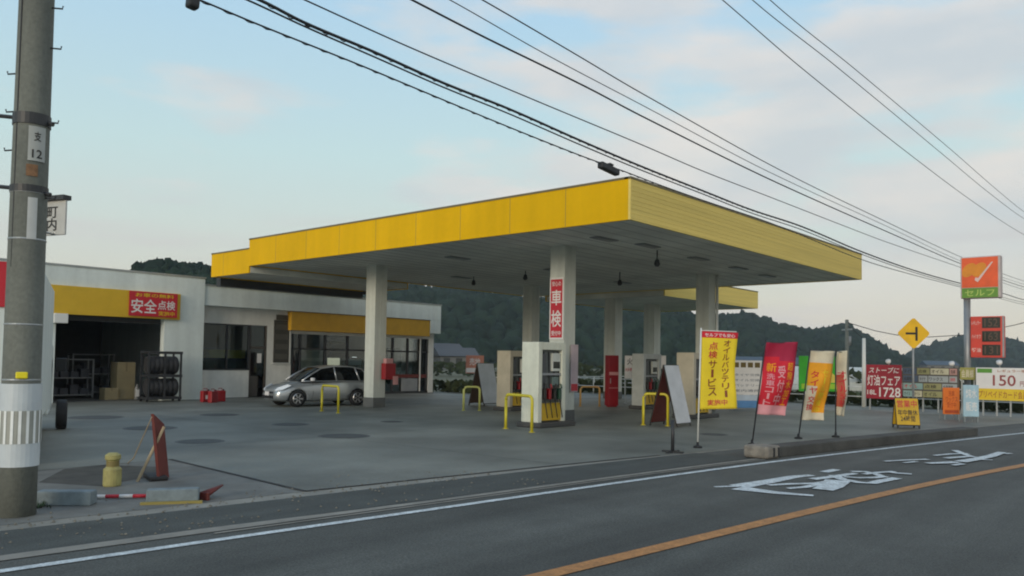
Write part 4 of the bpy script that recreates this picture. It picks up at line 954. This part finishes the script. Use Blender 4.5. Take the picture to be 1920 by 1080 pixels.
e = MB(); e.prism([(cx_ - ww * .06, cz_ - ww * .22), (cx_ + ww * .02, cz_ - ww * .28), (cx_ + ww * .40, cz_ + ww * .28), (cx_ + ww * .36, cz_ + ww * .28), (cx_ + ww * .03, cz_ - ww * .16), (cx_ - ww * .04, cz_ - ww * .14)], -.232, -.226); e.build('swoosh', mat('pale_pink', (.75, .55, .5), .5), sgb)
e = MB(); e.text('セルフ', xa + .15, xb - .2, zz(553), zz(541), -.216); e.build('lettering', mat('letter_lime', (.42, .55, .12), .5), sgb)
yl, yr = AX(1821, 620, 34.6).y, AX(1884, 620, 34.6).y; xa, xb = ps.y - yl, ps.y - yr
e = MB(); e.box(xa, xb, -.12, .12, zz(668), zz(591)); pb_ = e.build('price_board', mat('face_red', (.62, .05, .03), .45), t_, bevel=.02)
e = MB(); e.box(xb - .06, xb, -.13, -.12, zz(667), zz(592)); e.build('trim', M_grey, pb_)
for k_ in range(3):
    z1_, z0_ = zz(593 + k_ * 25.5), zz(593 + k_ * 25.5 + 20)
    e = MB(); e.box(xa + (xb - xa) * .35, xb - .12, -.132, -.12, z0_, z1_); o_ = e.build('display', M_disp, pb_)
    e = MB(); e.text(['152', '163', '131'][k_], xa + (xb - xa) * .42, xb - .2, z0_ + .05, z1_ - .05, -.136); e.build('digits', mat('digit_off', (.09, .05, .035), .4), o_)
    e = MB(); e.text(['レギュラー', 'ハイオク', '軽油'][k_], xa + .04, xa + (xb - xa) * .31, (z0_ + z1_) / 2 - .08, (z0_ + z1_) / 2 + .08, -.124); e.build('lettering', mat('pale_pink', (.75, .55, .5), .5), pb_)

# warning diamond
D = 27; c0 = AD(1713, 625, D)
t_ = thing('warning_sign', 'yellow diamond road sign with black side junction symbol on a grey post', 'road sign', (c0.x, c0.y, -.05), -.95)
s_ = 29 / FPX * D; zc = c0.z + .05
e = MB(); e.tube([(0, .05, 0), (0, .05, zc + .2)], .035, 10); e.build('post', M_grey, t_, smooth=True)
def rdiamond(s, y0, y1, mb):
    pts = []
    for k_ in range(4):
        a_ = k_ * PI / 2
        for d_ in (-.07, .07): pts.append(((s) * math.cos(a_) * (1 - .04) - s * d_ * math.sin(a_), zc + s * math.sin(a_) * .96 + s * d_ * math.cos(a_)))
    mb.prism(pts, y0, y1)
e = MB(); rdiamond(s_, -.01, .01, e); pn = e.build('panel', mat('warn_yellow', (.8, .46, .01), .45), t_)
e = MB(); e.box(s_ * .1, s_ * .24, -.018, -.011, zc - s_ * .48, zc + s_ * .42); e.box(-s_ * .5, s_ * .1, -.018, -.011, zc - s_ * .08, zc + s_ * .06); e.build('symbol', M_sblack, pn)

# ------------------------------------------------------------------ far poles
def far_pole(px, pb, pt, D, r, m, label, arms=False):
    a_ = AD(px, pb, D); h_ = AD(px, pt, D).z
    t_ = thing('utility_pole', label, 'pole', (a_.x, a_.y, -.06))
    e_ = MB(); e_.tube([(0, 0, 0), (0, 0, h_ + .06)], r, 10, r2=r * .7); e_.build('shaft', m, t_, smooth=True)
    if arms:
        e_ = MB(); e_.box(-.5, .5, -.04, .04, h_ - .5, h_ - .42, T=Matrix.Rotation(.8, 4, 'Z')); e_.build('crossarm', M_steel, t_)
        e_ = MB(); e_.lathe([(.14, h_ - 1.3), (.14, h_ - .8)], 10, T=Matrix.Translation((.22, 0, 0))); e_.build('transformer', M_grey, t_, smooth=True)
far_pole(1588, 768, 599, 42, .13, M_pole, 'grey concrete utility pole rising between banners and red signboard', True)
far_pole(1620, 770, 634, 34, .10, M_white, 'white painted lamp post standing left of the red signboard')

# ------------------------------------------------------------------ white pipe fences
def fence(a_, b_, n_, h, label, m=M_white):
    t_ = thing('pipe_fence', label, 'fence', (a_[0], a_[1], 0), math.atan2(b_[1] - a_[1], b_[0] - a_[0])); L_ = math.hypot(b_[0] - a_[0], b_[1] - a_[1])
    for z in (h, h * .5):
        e_ = MB(); e_.tube([(0, 0, z), (L_, 0, z)], .022, 6); e_.build('rail', m, t_, smooth=True)
    p0_ = None
    for i in range(n_ + 1):
        if p0_ is None:
            e_ = MB(); e_.tube([(0, 0, -.05), (0, 0, h + .03)], .03, 8); p0_ = e_.build('post', m, t_, smooth=True)
        else:
            c_ = p0_.copy(); COL.objects.link(c_); c_.parent = t_; c_.location = (L_ * i / n_, 0, 0)
fence((35.9, 3.2), (35.9, 27.5), 12, .85, 'white two rail pipe fence along the right end of the forecourt')
fence((29.4, 28.2), (44.0, 28.2), 7, .85, 'white two rail pipe fence beyond the shop end wall')
fence((36.4, 1.6), (60, -4.8), 12, .8, 'white roadside pipe fence leading away past the hoarding')
# low hedge
def hedge(x0, x1, y0, y1, h, label, n_=700, m=None):
    e_ = MB()
    for i in range(n_):
        c_ = Vector((random.uniform(x0, x1), random.uniform(y0, y1), random.random() ** .7 * h)); s_ = random.uniform(.08, .2) * (1 + h)
        a_ = random.uniform(0, PI); u_ = Vector((math.cos(a_), math.sin(a_), random.uniform(-.4, .4))) * s_; v_ = Vector((-math.sin(a_) * .4, math.cos(a_) * .4, random.uniform(.3, .9))) * s_
        e_.add([c_ - u_, c_ - v_ * .6, c_ + u_, c_ + v_], [(0, 1, 2, 3)])
    return tag(e_.build('grass_bank', m or mat('bank_green', (.055, .075, .03), .9, var=.4, scale=1), None), label, 'grass', kind='stuff')
hedge(36.5, 39.5, -2, 28, .45, 'dark weedy bank behind the right fence', 2600)
hedge(29.5, 46, 28.8, 32, .5, 'dark weedy bank behind the far fence', 1500)
hedge(60, 64, -10, 75, 1.4, 'scrub line across the far field', 2500, mat('scrub', (.04, .06, .03), .95, var=.4, scale=.6))

# ------------------------------------------------------------------ far houses and sheds
def house(px, py_roof, D, w, d, hw_, hr, rz, label, wall, roof, px_wins=3):
    a_ = AD(px, 690, D); t_ = thing('house', label, 'house', (a_.x, a_.y, -.06), rz)
    e_ = MB(); e_.box(-w / 2, w / 2, -d / 2, d / 2, 0, hw_); e_.build('wall', wall, t_)
    e_ = MB(); T_ = Matrix.Rotation(PI / 2, 4, 'Z')
    e_.prism([(-d / 2 - .5, hw_ - .1), (d / 2 + .5, hw_ - .1), (0, hw_ + hr)], -w / 2 - .4, w / 2 + .4, T=T_); e_.build('roof', roof, t_)
    for k_ in range(px_wins):
        x_ = -w / 2 + w * (k_ + .5) / px_wins
        e_ = MB(); e_.box(x_ - .6, x_ + .6, -d / 2 - .05, -d / 2 + .02, hw_ * .4, hw_ * .4 + 1.1); e_.build('window', M_disp, t_)
mw = mat('house_grey', (.16, .16, .15), .8); mw2 = mat('house_pale', (.24, .24, .23), .8); rb = mat('roof_blue', (.04, .07, .10), .6)
house(852, 0, 150, 7, 6, 2.6, 1.5, -.5, 'grey gabled house beyond the fence right of the shop', mw, M_roof)
house(826, 0, 170, 8, 6, 3.4, 1.9, -.3, 'pale house half hidden by the shop end wall', mw2, M_roof)
house(1112, 0, 320, 9, 7, 3.0, 1.8, -.6, 'low dark roofed house seen left of the red cabinet', mw, M_roof)
house(1010, 0, 320, 9, 7, 3.0, 1.8, -.6, 'far house between the beige pump and near column', mw2, rb)
house(1452, 0, 120, 12, 6, 2.0, 1.0, -.9, 'blue roofed shed between the red and orange banners', mw2, rb)
house(1600, 0, 320, 11, 7, 2.6, 1.4, -.8, 'pale low shed behind the white lamp post', mw2, M_roof)
house(1760, 0, 320, 12, 7, 3, 1.6, -.9, 'long pale house far behind the patchwork signboard', mw, rb)
def greenhouse(px, D, L_, label, rz):
    a_ = AD(px, 712, D); t_ = thing('greenhouse', label, 'greenhouse', (a_.x, a_.y, -.06), rz, 'greenhouses in the far field')
    e_ = MB(); poly_ = [(2.2 * math.cos(k_ * PI / 10), .2 + 1.5 * math.sin(k_ * PI / 10)) for k_ in range(11)]; poly_ = [(2.2, 0)] + poly_ + [(-2.2, 0)]
    e_.prism(poly_, -L_ / 2, L_ / 2); e_.build('cover', mat('film', (.5, .52, .48), .4, var=.1), t_)
    e_ = MB()
    for k_ in range(int(L_ / 2) + 1):
        yv = -L_ / 2 + k_ * 2; e_.tube([(x_ * 1.01, yv, z_ * 1.01) for x_, z_ in poly_], .03, 5)
    e_.build('hoop_frame', M_steel, t_)
greenhouse(1478, 62, 12, 'pale plastic greenhouse left of the orange banner', .5)
greenhouse(1640, 75, 14, 'pale plastic greenhouse behind the lamp post', .4)
t_ = board('roadside_sign', 'small orange and white sign beyond the shop right corner', 'sign', AD(890, 700, 45), -.75, 1.0, 1.0, .05, mat('sign_salmon', (.5, .2, .13), .6), 0)
e = MB(); e.box(-.48, .48, -.03, -.026, .05, .3); e.text('売地', -.3, .3, .45, .85, -.03); e.build('lettering', M_swhite, t_)
e = MB(); e.tube([(0, .05, -1.3), (0, .05, .5)], .04); e.build('post', M_steel, t_)

# ------------------------------------------------------------------ big concrete pole at left
PX, PY = 3.0, 9.5
up = thing('utility_pole', 'large concrete utility pole with step bolts and white wrap in the left foreground', 'pole', (PX, PY, 0))
e = MB(); nseg = 24; zs = [0, 1, 2, 3, 4, 5, 6, 7, 8, 9, 10, 11]
e.tube([(0, 0, z) for z in zs], .185, 28, r2=.15); e.build('shaft', M_pole, up, smooth=True)
e = MB(); zw0, zw1 = .52, 1.38
e.lathe([(.186, zw0), (.195, zw0), (.195, zw1), (.184, zw1)], 28); wr = e.build('wrap', mat('wrap_white', (.55, .6, .62), .45, var=.1), up, smooth=False)
fa = math.atan2(-PY, -PX)
e = MB(); e.lathe([(.195, .76), (.197, .76), (.197, 1.10), (.195, 1.10)], 28); e.build('stripe_ground', mat('stripe_grey', (.34, .35, .31), .5), wr)
for k_ in range(-4, 5):
    a_ = fa + k_ * .36; ca, sa = math.cos(a_), math.sin(a_); t1 = Vector((-sa, ca, 0)) * .014; c_ = Vector((ca, sa, 0)) * .2005
    e = MB(); e.add([c_ - t1 + Vector((0, 0, .76)), c_ + t1 + Vector((0, 0, .76)), c_ + t1 + Vector((0, 0, 1.10)), c_ - t1 + Vector((0, 0, 1.10))], [(0, 1, 2, 3)]); e.build('stripe', mat('reflective_white', (.85, .88, .86), .3), wr)
e = MB(); T_ = Matrix.Rotation(fa, 4, 'Z') @ Matrix.Translation((.175, 0, 1.47)); e.box(0, .03, -.055, .055, -.035, .035, T=T_); e.build('reflector', mat('reflector_yellow', (.85, .72, .02), .3), up, bevel=.012)
for z in (1.42, 2.0, 2.9, 3.4): 
    e = MB(); e.lathe([(.187 - z * .003, z - .01), (.19 - z * .003, z), (.187 - z * .003, z + .01)], 28); e.build('strap', M_steel, up)
rv = Vector((RT.x, RT.y, 0)).normalized()
def zpx(py): return AD(50, py, 8.5).z
for side, pys in ((1, (2, 80, 223, 368)), (-1, (130, 203, 277))):
    for py in pys:
        z = zpx(py); e = MB(); d_ = rv * side; e.tube([d_ * .15 + Vector((0, 0, z)), d_ * .28 + Vector((0, 0, z - .01)), d_ * .285 + Vector((0, 0, z + .02))], .009, 6); e.build('step_bolt', M_dark, up)
for py, hh in ((215, .10), (350, .06)):
    z = zpx(py); e = MB(); e.lathe([(.17, z - hh), (.182, z - hh), (.182, z + hh * .2), (.17, z + hh * .2)], 28); bn = e.build('band', M_dark, up)
    e = MB(); e.tube([-rv * .17 + Vector((0, 0, z)), -rv * .9 + Vector((0, 0, z + .06))], .022, 8); e.build('arm', M_dark, bn)
    e = MB(); e.tube([rv * .15 + Vector((0, 0, z - .05)), rv * .23 + Vector((0, 0, z - .07))], .025, 8); e.build('bolt', M_dark, bn)
def curved_plate(name, a0, a1, z0, z1, r, mats, par):
    e_ = MB(); n_ = 8; vs = []
    for i in range(n_ + 1):
        a_ = a0 + (a1 - a0) * i / n_; vs += [(r * math.cos(a_), r * math.sin(a_), z0), (r * math.cos(a_), r * math.sin(a_), z1)]
    e_.add(vs, [(2 * i, 2 * i + 2, 2 * i + 3, 2 * i + 1) for i in range(n_)]); o_ = e_.build(name, mats, par)
    sm = o_.modifiers.new('s', 'SOLIDIFY'); sm.thickness = .004; sm.offset = -1
    return o_
pa, pb2 = zpx(303), zpx(238)
pl_ = curved_plate('number_plate', fa - .15, fa + .78, pa, pb2, .184, mat('plate_grey', (.40, .42, .40), .6), up)
def wrapc(r):
    def f(q):
        a_ = fa + .32 + q.x / r; return Vector((r * math.cos(a_), r * math.sin(a_), q.z))
    return f
e = MB(); e.text('12', -.05, .05, pa + .03, pa + .12, 0, 0, wrapc(.188)); e.text('支', -.035, .035, pa + .21, pa + .31, 0, 0, wrapc(.188)); e.build('lettering', M_sblack, pl_)
curved_plate('number_plate', fa - .05, fa + .45, zpx(450), zpx(372), .183, mat('plate_white', (.52, .54, .53), .6), up)
curved_plate('rust_mark', fa - .2, fa + .4, zpx(332), zpx(310), .1815, mat('rust', (.22, .12, .06), .8, var=.3, scale=20), up)
e = MB(); e.tube([rv * -.09 + Vector((-.1, -.13, z_)) for z_ in (2.6, 5, 9)], .008, 6); e.build('cable', M_wire, up)
# small street sign on a curved arm behind the pole
q = AD(100, 405, 10.6)
t_ = thing('hanging_sign', 'small white town sign plate held out right of the utility pole', 'sign', (q.x, q.y, q.z), -1.25)
e = MB(); e.box(-.24, .24, -.015, .015, -.26, .2); e.build('plate', mat('plate_pale', (.5, .5, .47), .6), t_, bevel=.01)
e = MB(); e.box(-.25, .25, -.06, .06, .2, .26); e.build('cap', M_dark, t_)
e = MB(); e.text('町\n内', -.1, .1, -.2, .12, -.02); e.build('lettering', M_sblack, t_)
lq = Matrix.Rotation(1.25, 3, 'Z') @ Vector((PX - q.x, PY - q.y, 0))
e = MB(); e.tube([(0, 0, -.24), (lq.x * .5, lq.y * .5, -.36), (lq.x * .88, lq.y * .88, -.50)], .014, 6); e.build('arm', M_steel, t_, smooth=True)

# loose grit and stones along the verge
random.seed(11); e = MB()
for i in range(420):
    x = random.uniform(1.5, 9); y = wl(x) + random.choice((random.gauss(1.75, .12), random.gauss(1.9, .5), random.gauss(.75, .25))); r_ = random.uniform(.006, .022); n_ = random.randint(4, 6)
    if y < wl(x) + .6: continue
    e.add([(x + r_ * math.cos(k_ * 2 * PI / n_ + i), y + r_ * math.sin(k_ * 2 * PI / n_ + i), .005) for k_ in range(n_)] + [(x, y, .005 + r_ * .8)], [(k_, (k_ + 1) % n_, n_) for k_ in range(n_)])
tag(e.build('gravel', mat('grit', (.16, .15, .12), .9, var=.5, scale=30)), 'loose grit and small stones scattered along the road verge', 'gravel', kind='stuff')
# weeds at pole foot
random.seed(3); e = MB(); p = G(66, 952)
for i in range(70):
    a_ = random.uniform(0, 2 * PI); l_ = random.uniform(.05, .16); c_ = Vector((p.x + random.gauss(0, .06), p.y + random.gauss(0, .05), .0)); d_ = Vector((math.cos(a_), math.sin(a_), 0))
    e.add([c_ - d_.cross(Vector((0, 0, 1))) * .008, c_ + d_.cross(Vector((0, 0, 1))) * .008, c_ + d_ * l_ + Vector((0, 0, random.uniform(.02, .09)))], [(0, 1, 2)])
tag(e.build('weeds', mat('weed', (.03, .06, .02), .9)), 'weeds sprouting at the foot of the big pole', 'weeds', kind='stuff')

# ------------------------------------------------------------------ truck at left edge, seen along its side
a_, b_ = G(66, 880), G(99, 805)
tdir = Vector((b_.x - a_.x, b_.y - a_.y, 0)).normalized(); rz = math.atan2(tdir.y, tdir.x)
tk = thing('box_truck', 'white box truck parked behind the utility pole with a red band', 'truck', (a_.x, a_.y, .004), rz)
LT = (b_ - a_).length + .6
e = MB(); e.box(-.2, LT * .72, .02, 1.9, .62, 3.0); e.build('cargo_box', M_wall, tk, bevel=.02)
e = MB(); e.box(-.215, LT * .72 + .01, .01, 1.91, 2.55, 3.02); e.build('red_band', M_sred, tk) if False else None
e = MB(); e.box(-.23, -.2, .1, 1.9, 2.35, 3.0); e.build('rear_panel', M_sred, tk)
e = MB(); e.prism([(LT * .74, .4), (LT + .1, .4), (LT + .1, 1.2), (LT - .15, 1.9), (LT * .74, 1.95)], .06, 1.86); e.build('cab', M_wall, tk, bevel=.04)
e = MB(); e.box(0, LT * .95, .3, 1.6, .45, .62); e.build('chassis', M_dark, tk)
for x in (.75, LT - .55):
    for y in ((.12, 1.78) if x < 2 else (-.16, 1.95)):
        w_ = tyre_mesh(.33, .22, Matrix.Translation((x, y, .33)) @ Matrix.Rotation(PI / 2, 4, 'X')).build('wheel', M_black, tk, smooth=True)
        e = MB(); e.lathe([(.2, -.09), (.2, .09)], 20, T=Matrix.Translation((x, y, .33)) @ Matrix.Rotation(PI / 2, 4, 'X')); e.build('rim', M_grey, w_)
e = MB(); e.box(LT * .9, LT * .96, -.22, .0, 1.3, 1.6); e.build('wing_mirror', M_black, tk, bevel=.02)

# ------------------------------------------------------------------ foreground clutter
def block(pa_, pb_, h, d, label, m):
    t__ = pb_ - pa_; L_ = t__.length; c_ = (pa_ + pb_) / 2
    o_ = thing('kerb_block', label, 'kerb block', (c_.x, c_.y, 0), math.atan2(t__.y, t__.x))
    e_ = MB(); e_.prism([(-d / 2, 0), (d / 2, 0), (d * .42, h), (-d * .42, h)], -L_ / 2, L_ / 2, T=Matrix.Rotation(PI / 2, 4, 'Z')); e_.build('concrete', m, o_, bevel=.015)
    return o_
mbk = mat('block_blue_grey', (.17, .21, .225), .8, var=.2, scale=8, bump=.3)
o = block(G(275, 943), G(373, 940), .16, .18, 'short pale blue grey concrete kerb block with yellow edge near the red board', mbk)
e = MB(); e.box(-.33, .33, -.15, -.1, .0, .03); e.build('yellow_edge', mat('dull_yellow', (.27, .22, .06), .7), o)
block(G(72, 946), G(176, 946), .16, .2, 'blue grey concrete kerb block lying just right of the pole', mbk)
p = G(210, 911)
t_ = thing('yellow_bollard', 'squat dull yellow bollard with a narrow waist behind the kerb blocks', 'bollard', (p.x, p.y, 0))
e = MB(); e.lathe([(.105, 0), (.11, .02), (.11, .22), (.075, .25), (.075, .33), (.095, .345), (.095, .40), (.05, .43)], 20); e.build('drum', mat('bollard_yellow', (.33, .30, .11), .6, var=.2, scale=12), t_, smooth=False, bevel=.006)
e = MB(); e.lathe([(.078, .255), (.078, .325)], 20); e.build('ring', mat('bollard_dark', (.2, .16, .05), .6), t_)
# red board propped by a timber
p0, p1 = G(316, 902), G(300, 902)
D = (p0 - CP).dot(FW)
t_ = thing('leaning_board', 'dull red board standing edge on propped by a pale timber strut', 'board', (p0.x, p0.y, 0), R(74))
e = MB()
def local(v): return Matrix.Rotation(-R(74), 3, 'Z') @ (v - p0)
A_ = [local(AD(x, y, D + dd)) for x, y, dd in ((300, 905, 0), (318, 903, .35), (308, 795, .35), (288, 776, .0))]
nn = Vector((.02, -.03, 0))
e.add([v for v in A_] + [v + Vector((.03, .03, 0)) for v in A_], [(0, 1, 2, 3), (7, 6, 5, 4), (0, 4, 5, 1), (1, 5, 6, 2), (2, 6, 7, 3), (3, 7, 4, 0)]); e.build('panel', M_dred, t_)
e = MB(); e.tube([local(AD(256, 906, D - .1)), local(AD(308, 800, D + .1))], .02, 6); e.build('strut', M_wood, t_)
e = MB(); e.tube([local(AD(285, 782, D)), local(AD(250, 860, D + .5)), local(G(240, 868))], .008, 5); e.build('thin_strut', M_wood, t_)
e = MB(); q_ = local(G(292, 898)); e.box(q_.x - .25, q_.x + .3, q_.y - .12, q_.y + .12, 0, .06); e.build('foot_weight', M_black, t_, bevel=.02)
# red and white bar on the ground
a_, b_ = G(172, 936), G(300, 934); t__ = b_ - a_
t_ = thing('marker_bar', 'red and white striped bar lying on the ground between the kerb blocks', 'bar', (a_.x, a_.y, .03), math.atan2(t__.y, t__.x))
for k_ in range(5):
    e = MB(); e.tube([(t__.length * k_ / 5, 0, 0), (t__.length * (k_ + 1) / 5 - .002, 0, 0)], .022, 8); e.build('stripe', M_swhite if k_ % 2 == 0 else M_sred, t_, smooth=True)
p = G(392, 935); t_ = thing('traffic_cone', 'flattened red rubber cone lying right of the short kerb block', 'cone', (p.x, p.y, .03), .4)
e = MB(); e.lathe([(.075, 0), (.02, .34)], 14, T=Matrix.Translation((-.1, 0, .03)) @ Matrix.Rotation(PI / 2 - .2, 4, 'Y') @ Matrix.Scale(.55, 4, (1, 0, 0))); e.build('cone_body', M_dred, t_, smooth=True)
e = MB(); e.box(-.13, -.10, -.09, .09, -.028, .06); e.build('cone_base', M_dred, t_)

# manhole lids
for i, (px, py, r_, lb) in enumerate(((645, 818, .62, 'dark round tank lid nearest the road in the open forecourt'), (545, 796, .5, 'dark round tank lid just in front of the silver car'),
                                     (375, 828, .5, 'dark round tank lid right of the leaning red board'), (412, 778, .6, 'dark round tank lid in front of the red fuel cans'),
                                     (178, 783, .8, 'wide dark tank lid before the garage bay'), (282, 803, .65, 'dark tank lid just behind the leaning red board'), (735, 791, .3, 'small dark lid in front of the left column'),
                                     (1338, 815, .35, 'small dark lid right of the yellow banner pole'))):
    p = G(px, py); r_ *= .8; t_ = thing('tank_lid', lb, 'tank lid', (p.x, p.y, .005), 0, 'round tank lids set in the forecourt')
    e = MB(); e.lathe([(r_, 0), (r_, .006), (r_ - .03, .009)], 32); e.build('cover', mat('lid_iron', (.062, .067, .064), .7, var=.3, scale=6), t_)
    e = MB(); e.lathe([(r_ + .07, .0), (r_ + .07, .003)], 32); e.build('rim', mat('lid_rim', (.1, .105, .1), .7), t_)

# ------------------------------------------------------------------ overhead wires
def wire(name, pts, Y, r, label, cat='cable', spiral=None, ext=True, slope=None):
    P = [AY(x, y, Y) for x, y in pts]
    if ext:
        d0 = (P[0] - P[1]); d0 = d0 / abs(d0.x); P.insert(0, Vector((PX + .1, Y, P[0].z + max(.02, (P[0].x - PX) * .04))))
        d1 = P[-1] - P[-2]; P.append(P[-1] + d1.normalized() * 25 + Vector((0, 0, .6)))
    # resample smoothly
    Q = []
    for i in range(len(P) - 1):
        p0_, p1_, p2_, p3_ = P[max(i - 1, 0)], P[i], P[i + 1], P[min(i + 2, len(P) - 1)]
        h_ = max(1e-3, p2_.x - p1_.x)
        m0 = (p2_ - p0_) / max(1e-3, p2_.x - p0_.x) * h_; m1 = (p3_ - p1_) / max(1e-3, p3_.x - p1_.x) * h_
        for k_ in range(8):
            t = k_ / 8; Q.append(p1_ * (2*t**3-3*t*t+1) + m0 * (t**3-2*t*t+t) + p2_ * (-2*t**3+3*t*t) + m1 * (t**3-t*t))
    Q.append(P[-1])
    t_ = thing(name, label, cat, tuple(Q[0]))
    o_ = Q[0]; e_ = MB(); e_.tube([q - o_ for q in Q], r, 6); e_.build('strand', M_wire, t_, smooth=True)
    if spiral:
        sp = []; tot = 0; rad = spiral
        for q, q2 in zip(Q, Q[1:]):
            if q.x > 44: break
            L_ = (q2 - q).length; n_ = max(2, int(L_ / .07))
            for k_ in range(n_):
                c_ = q + (q2 - q) * (k_ / n_); tot += L_ / n_; an = tot / .30 * 2 * PI
                sp.append(c_ - o_ + Vector((0, rad * math.cos(an), rad * math.sin(an) - rad * .6)))
        e_ = MB(); e_.tube(sp, .007, 4); e_.build('spiral_hanger', M_wire, t_)
    return t_, Q
YW = 9.3
wire('overhead_cable', [(375, 0), (487, 47), (670, 120), (797, 173), (956, 239), (1092, 293), (1172, 322), (1235, 346), (1320, 376), (1450, 420), (1614, 486), (1700, 512), (1800, 538), (1920, 571)], YW, .012, 'lowest overhead cable carrying the black splice box', spiral=.013)
wire('overhead_cable', [(487, 0), (572, 43), (698, 96), (830, 155), (956, 205), (1087, 263), (1200, 311), (1316, 357), (1405, 392), (1504, 425), (1611, 470), (1711, 506), (1800, 531), (1880, 550), (1920, 562)], YW, .022, 'thick lashed overhead cable just above the canopy edge', spiral=.022)
wire('overhead_cable', [(464, 0), (572, 50), (698, 105), (830, 163), (956, 214), (1087, 271), (1200, 318), (1316, 363), (1405, 398), (1504, 431), (1611, 475), (1711, 510), (1800, 535), (1920, 567)], YW - .12, .013, 'thin overhead cable tracking right below the thick lashed one')
wire('overhead_cable', [(572, 0), (769, 89), (1003, 188), (1200, 270), (1316, 320), (1440, 368), (1589, 426), (1660, 453), (1800, 501), (1920, 543)], YW, .011, 'single thin overhead wire between the lashed cable and the upper three')
wire('overhead_cable', [(773, 0), (909, 70), (1097, 162), (1200, 216), (1409, 320), (1533, 377), (1660, 433), (1800, 494), (1920, 538)], YW, .017, 'thicker lowest wire of the upper three converging on the pole sign')
wire('overhead_cable', [(844, 0), (1020, 100), (1200, 195), (1437, 320), (1660, 423), (1800, 489), (1920, 533)], YW + .1, .009, 'thin middle wire of the upper three converging on the pole sign')
wire('overhead_cable', [(905, 0), (1073, 98), (1200, 173), (1465, 320), (1660, 415), (1800, 481), (1920, 527)], YW - .1, .012, 'topmost wire of the upper three converging on the pole sign')
for pts, lb in (([(1355, 0), (1500, 125), (1700, 285), (1830, 382), (1920, 440)], 'leftmost of three wires crossing the top right sky'), ([(1411, 0), (1560, 118), (1760, 283), (1850, 358), (1920, 410)], 'middle of three wires crossing the top right sky'),
                ([(1444, 0), (1600, 127), (1780, 278), (1860, 348), (1920, 397)], 'rightmost of three wires crossing the top right sky')):
    wire('overhead_cable', pts, 6.0, .0085, lb)
# splice closures
for pa_, pb_, lb in (((1125, 304), (1158, 320), 'black splice box on the lowest cable above the canopy corner'), ((352, -6), (372, 3), 'black splice box at the top left end of the lowest cable')):
    a_, b_ = AY(*pa_, YW), AY(*pb_, YW); t__ = b_ - a_
    t_ = thing('splice_box', lb, 'splice box', (a_ + b_) / 2); L_ = t__.length
    T_ = t__.to_track_quat('X', 'Z').to_matrix().to_4x4()
    e = MB(); e.box(-L_ / 2, L_ / 2, -.07, .07, -.12, .02, T=T_); e.build('case', M_wire, t_, bevel=.03)
    e = MB(); e.box(-L_ * .1, L_ * .1, -.075, .075, .02, .05, T=T_); e.build('clamp', M_dark, t_)
# thin far wires
def farwire(pts, D, lb):
    P = [AD(x, y, D) for x, y in pts]; e_ = MB(); o_ = P[0]; e_.tube([q - o_ for q in P], .02, 5); w_ = e_.build('distant_wire', M_wire); w_.location = o_; tag(w_, lb, 'wire')
farwire([(1590, 605), (1640, 620), (1680, 628), (1740, 632), (1810, 628), (1900, 610), (2000, 585)], 42, 'faint sagging wire from the grey pole past the diamond sign')
farwire([(1590, 612), (1604, 622), (1620, 636)], 42, 'short wire from the grey pole down to the white post')
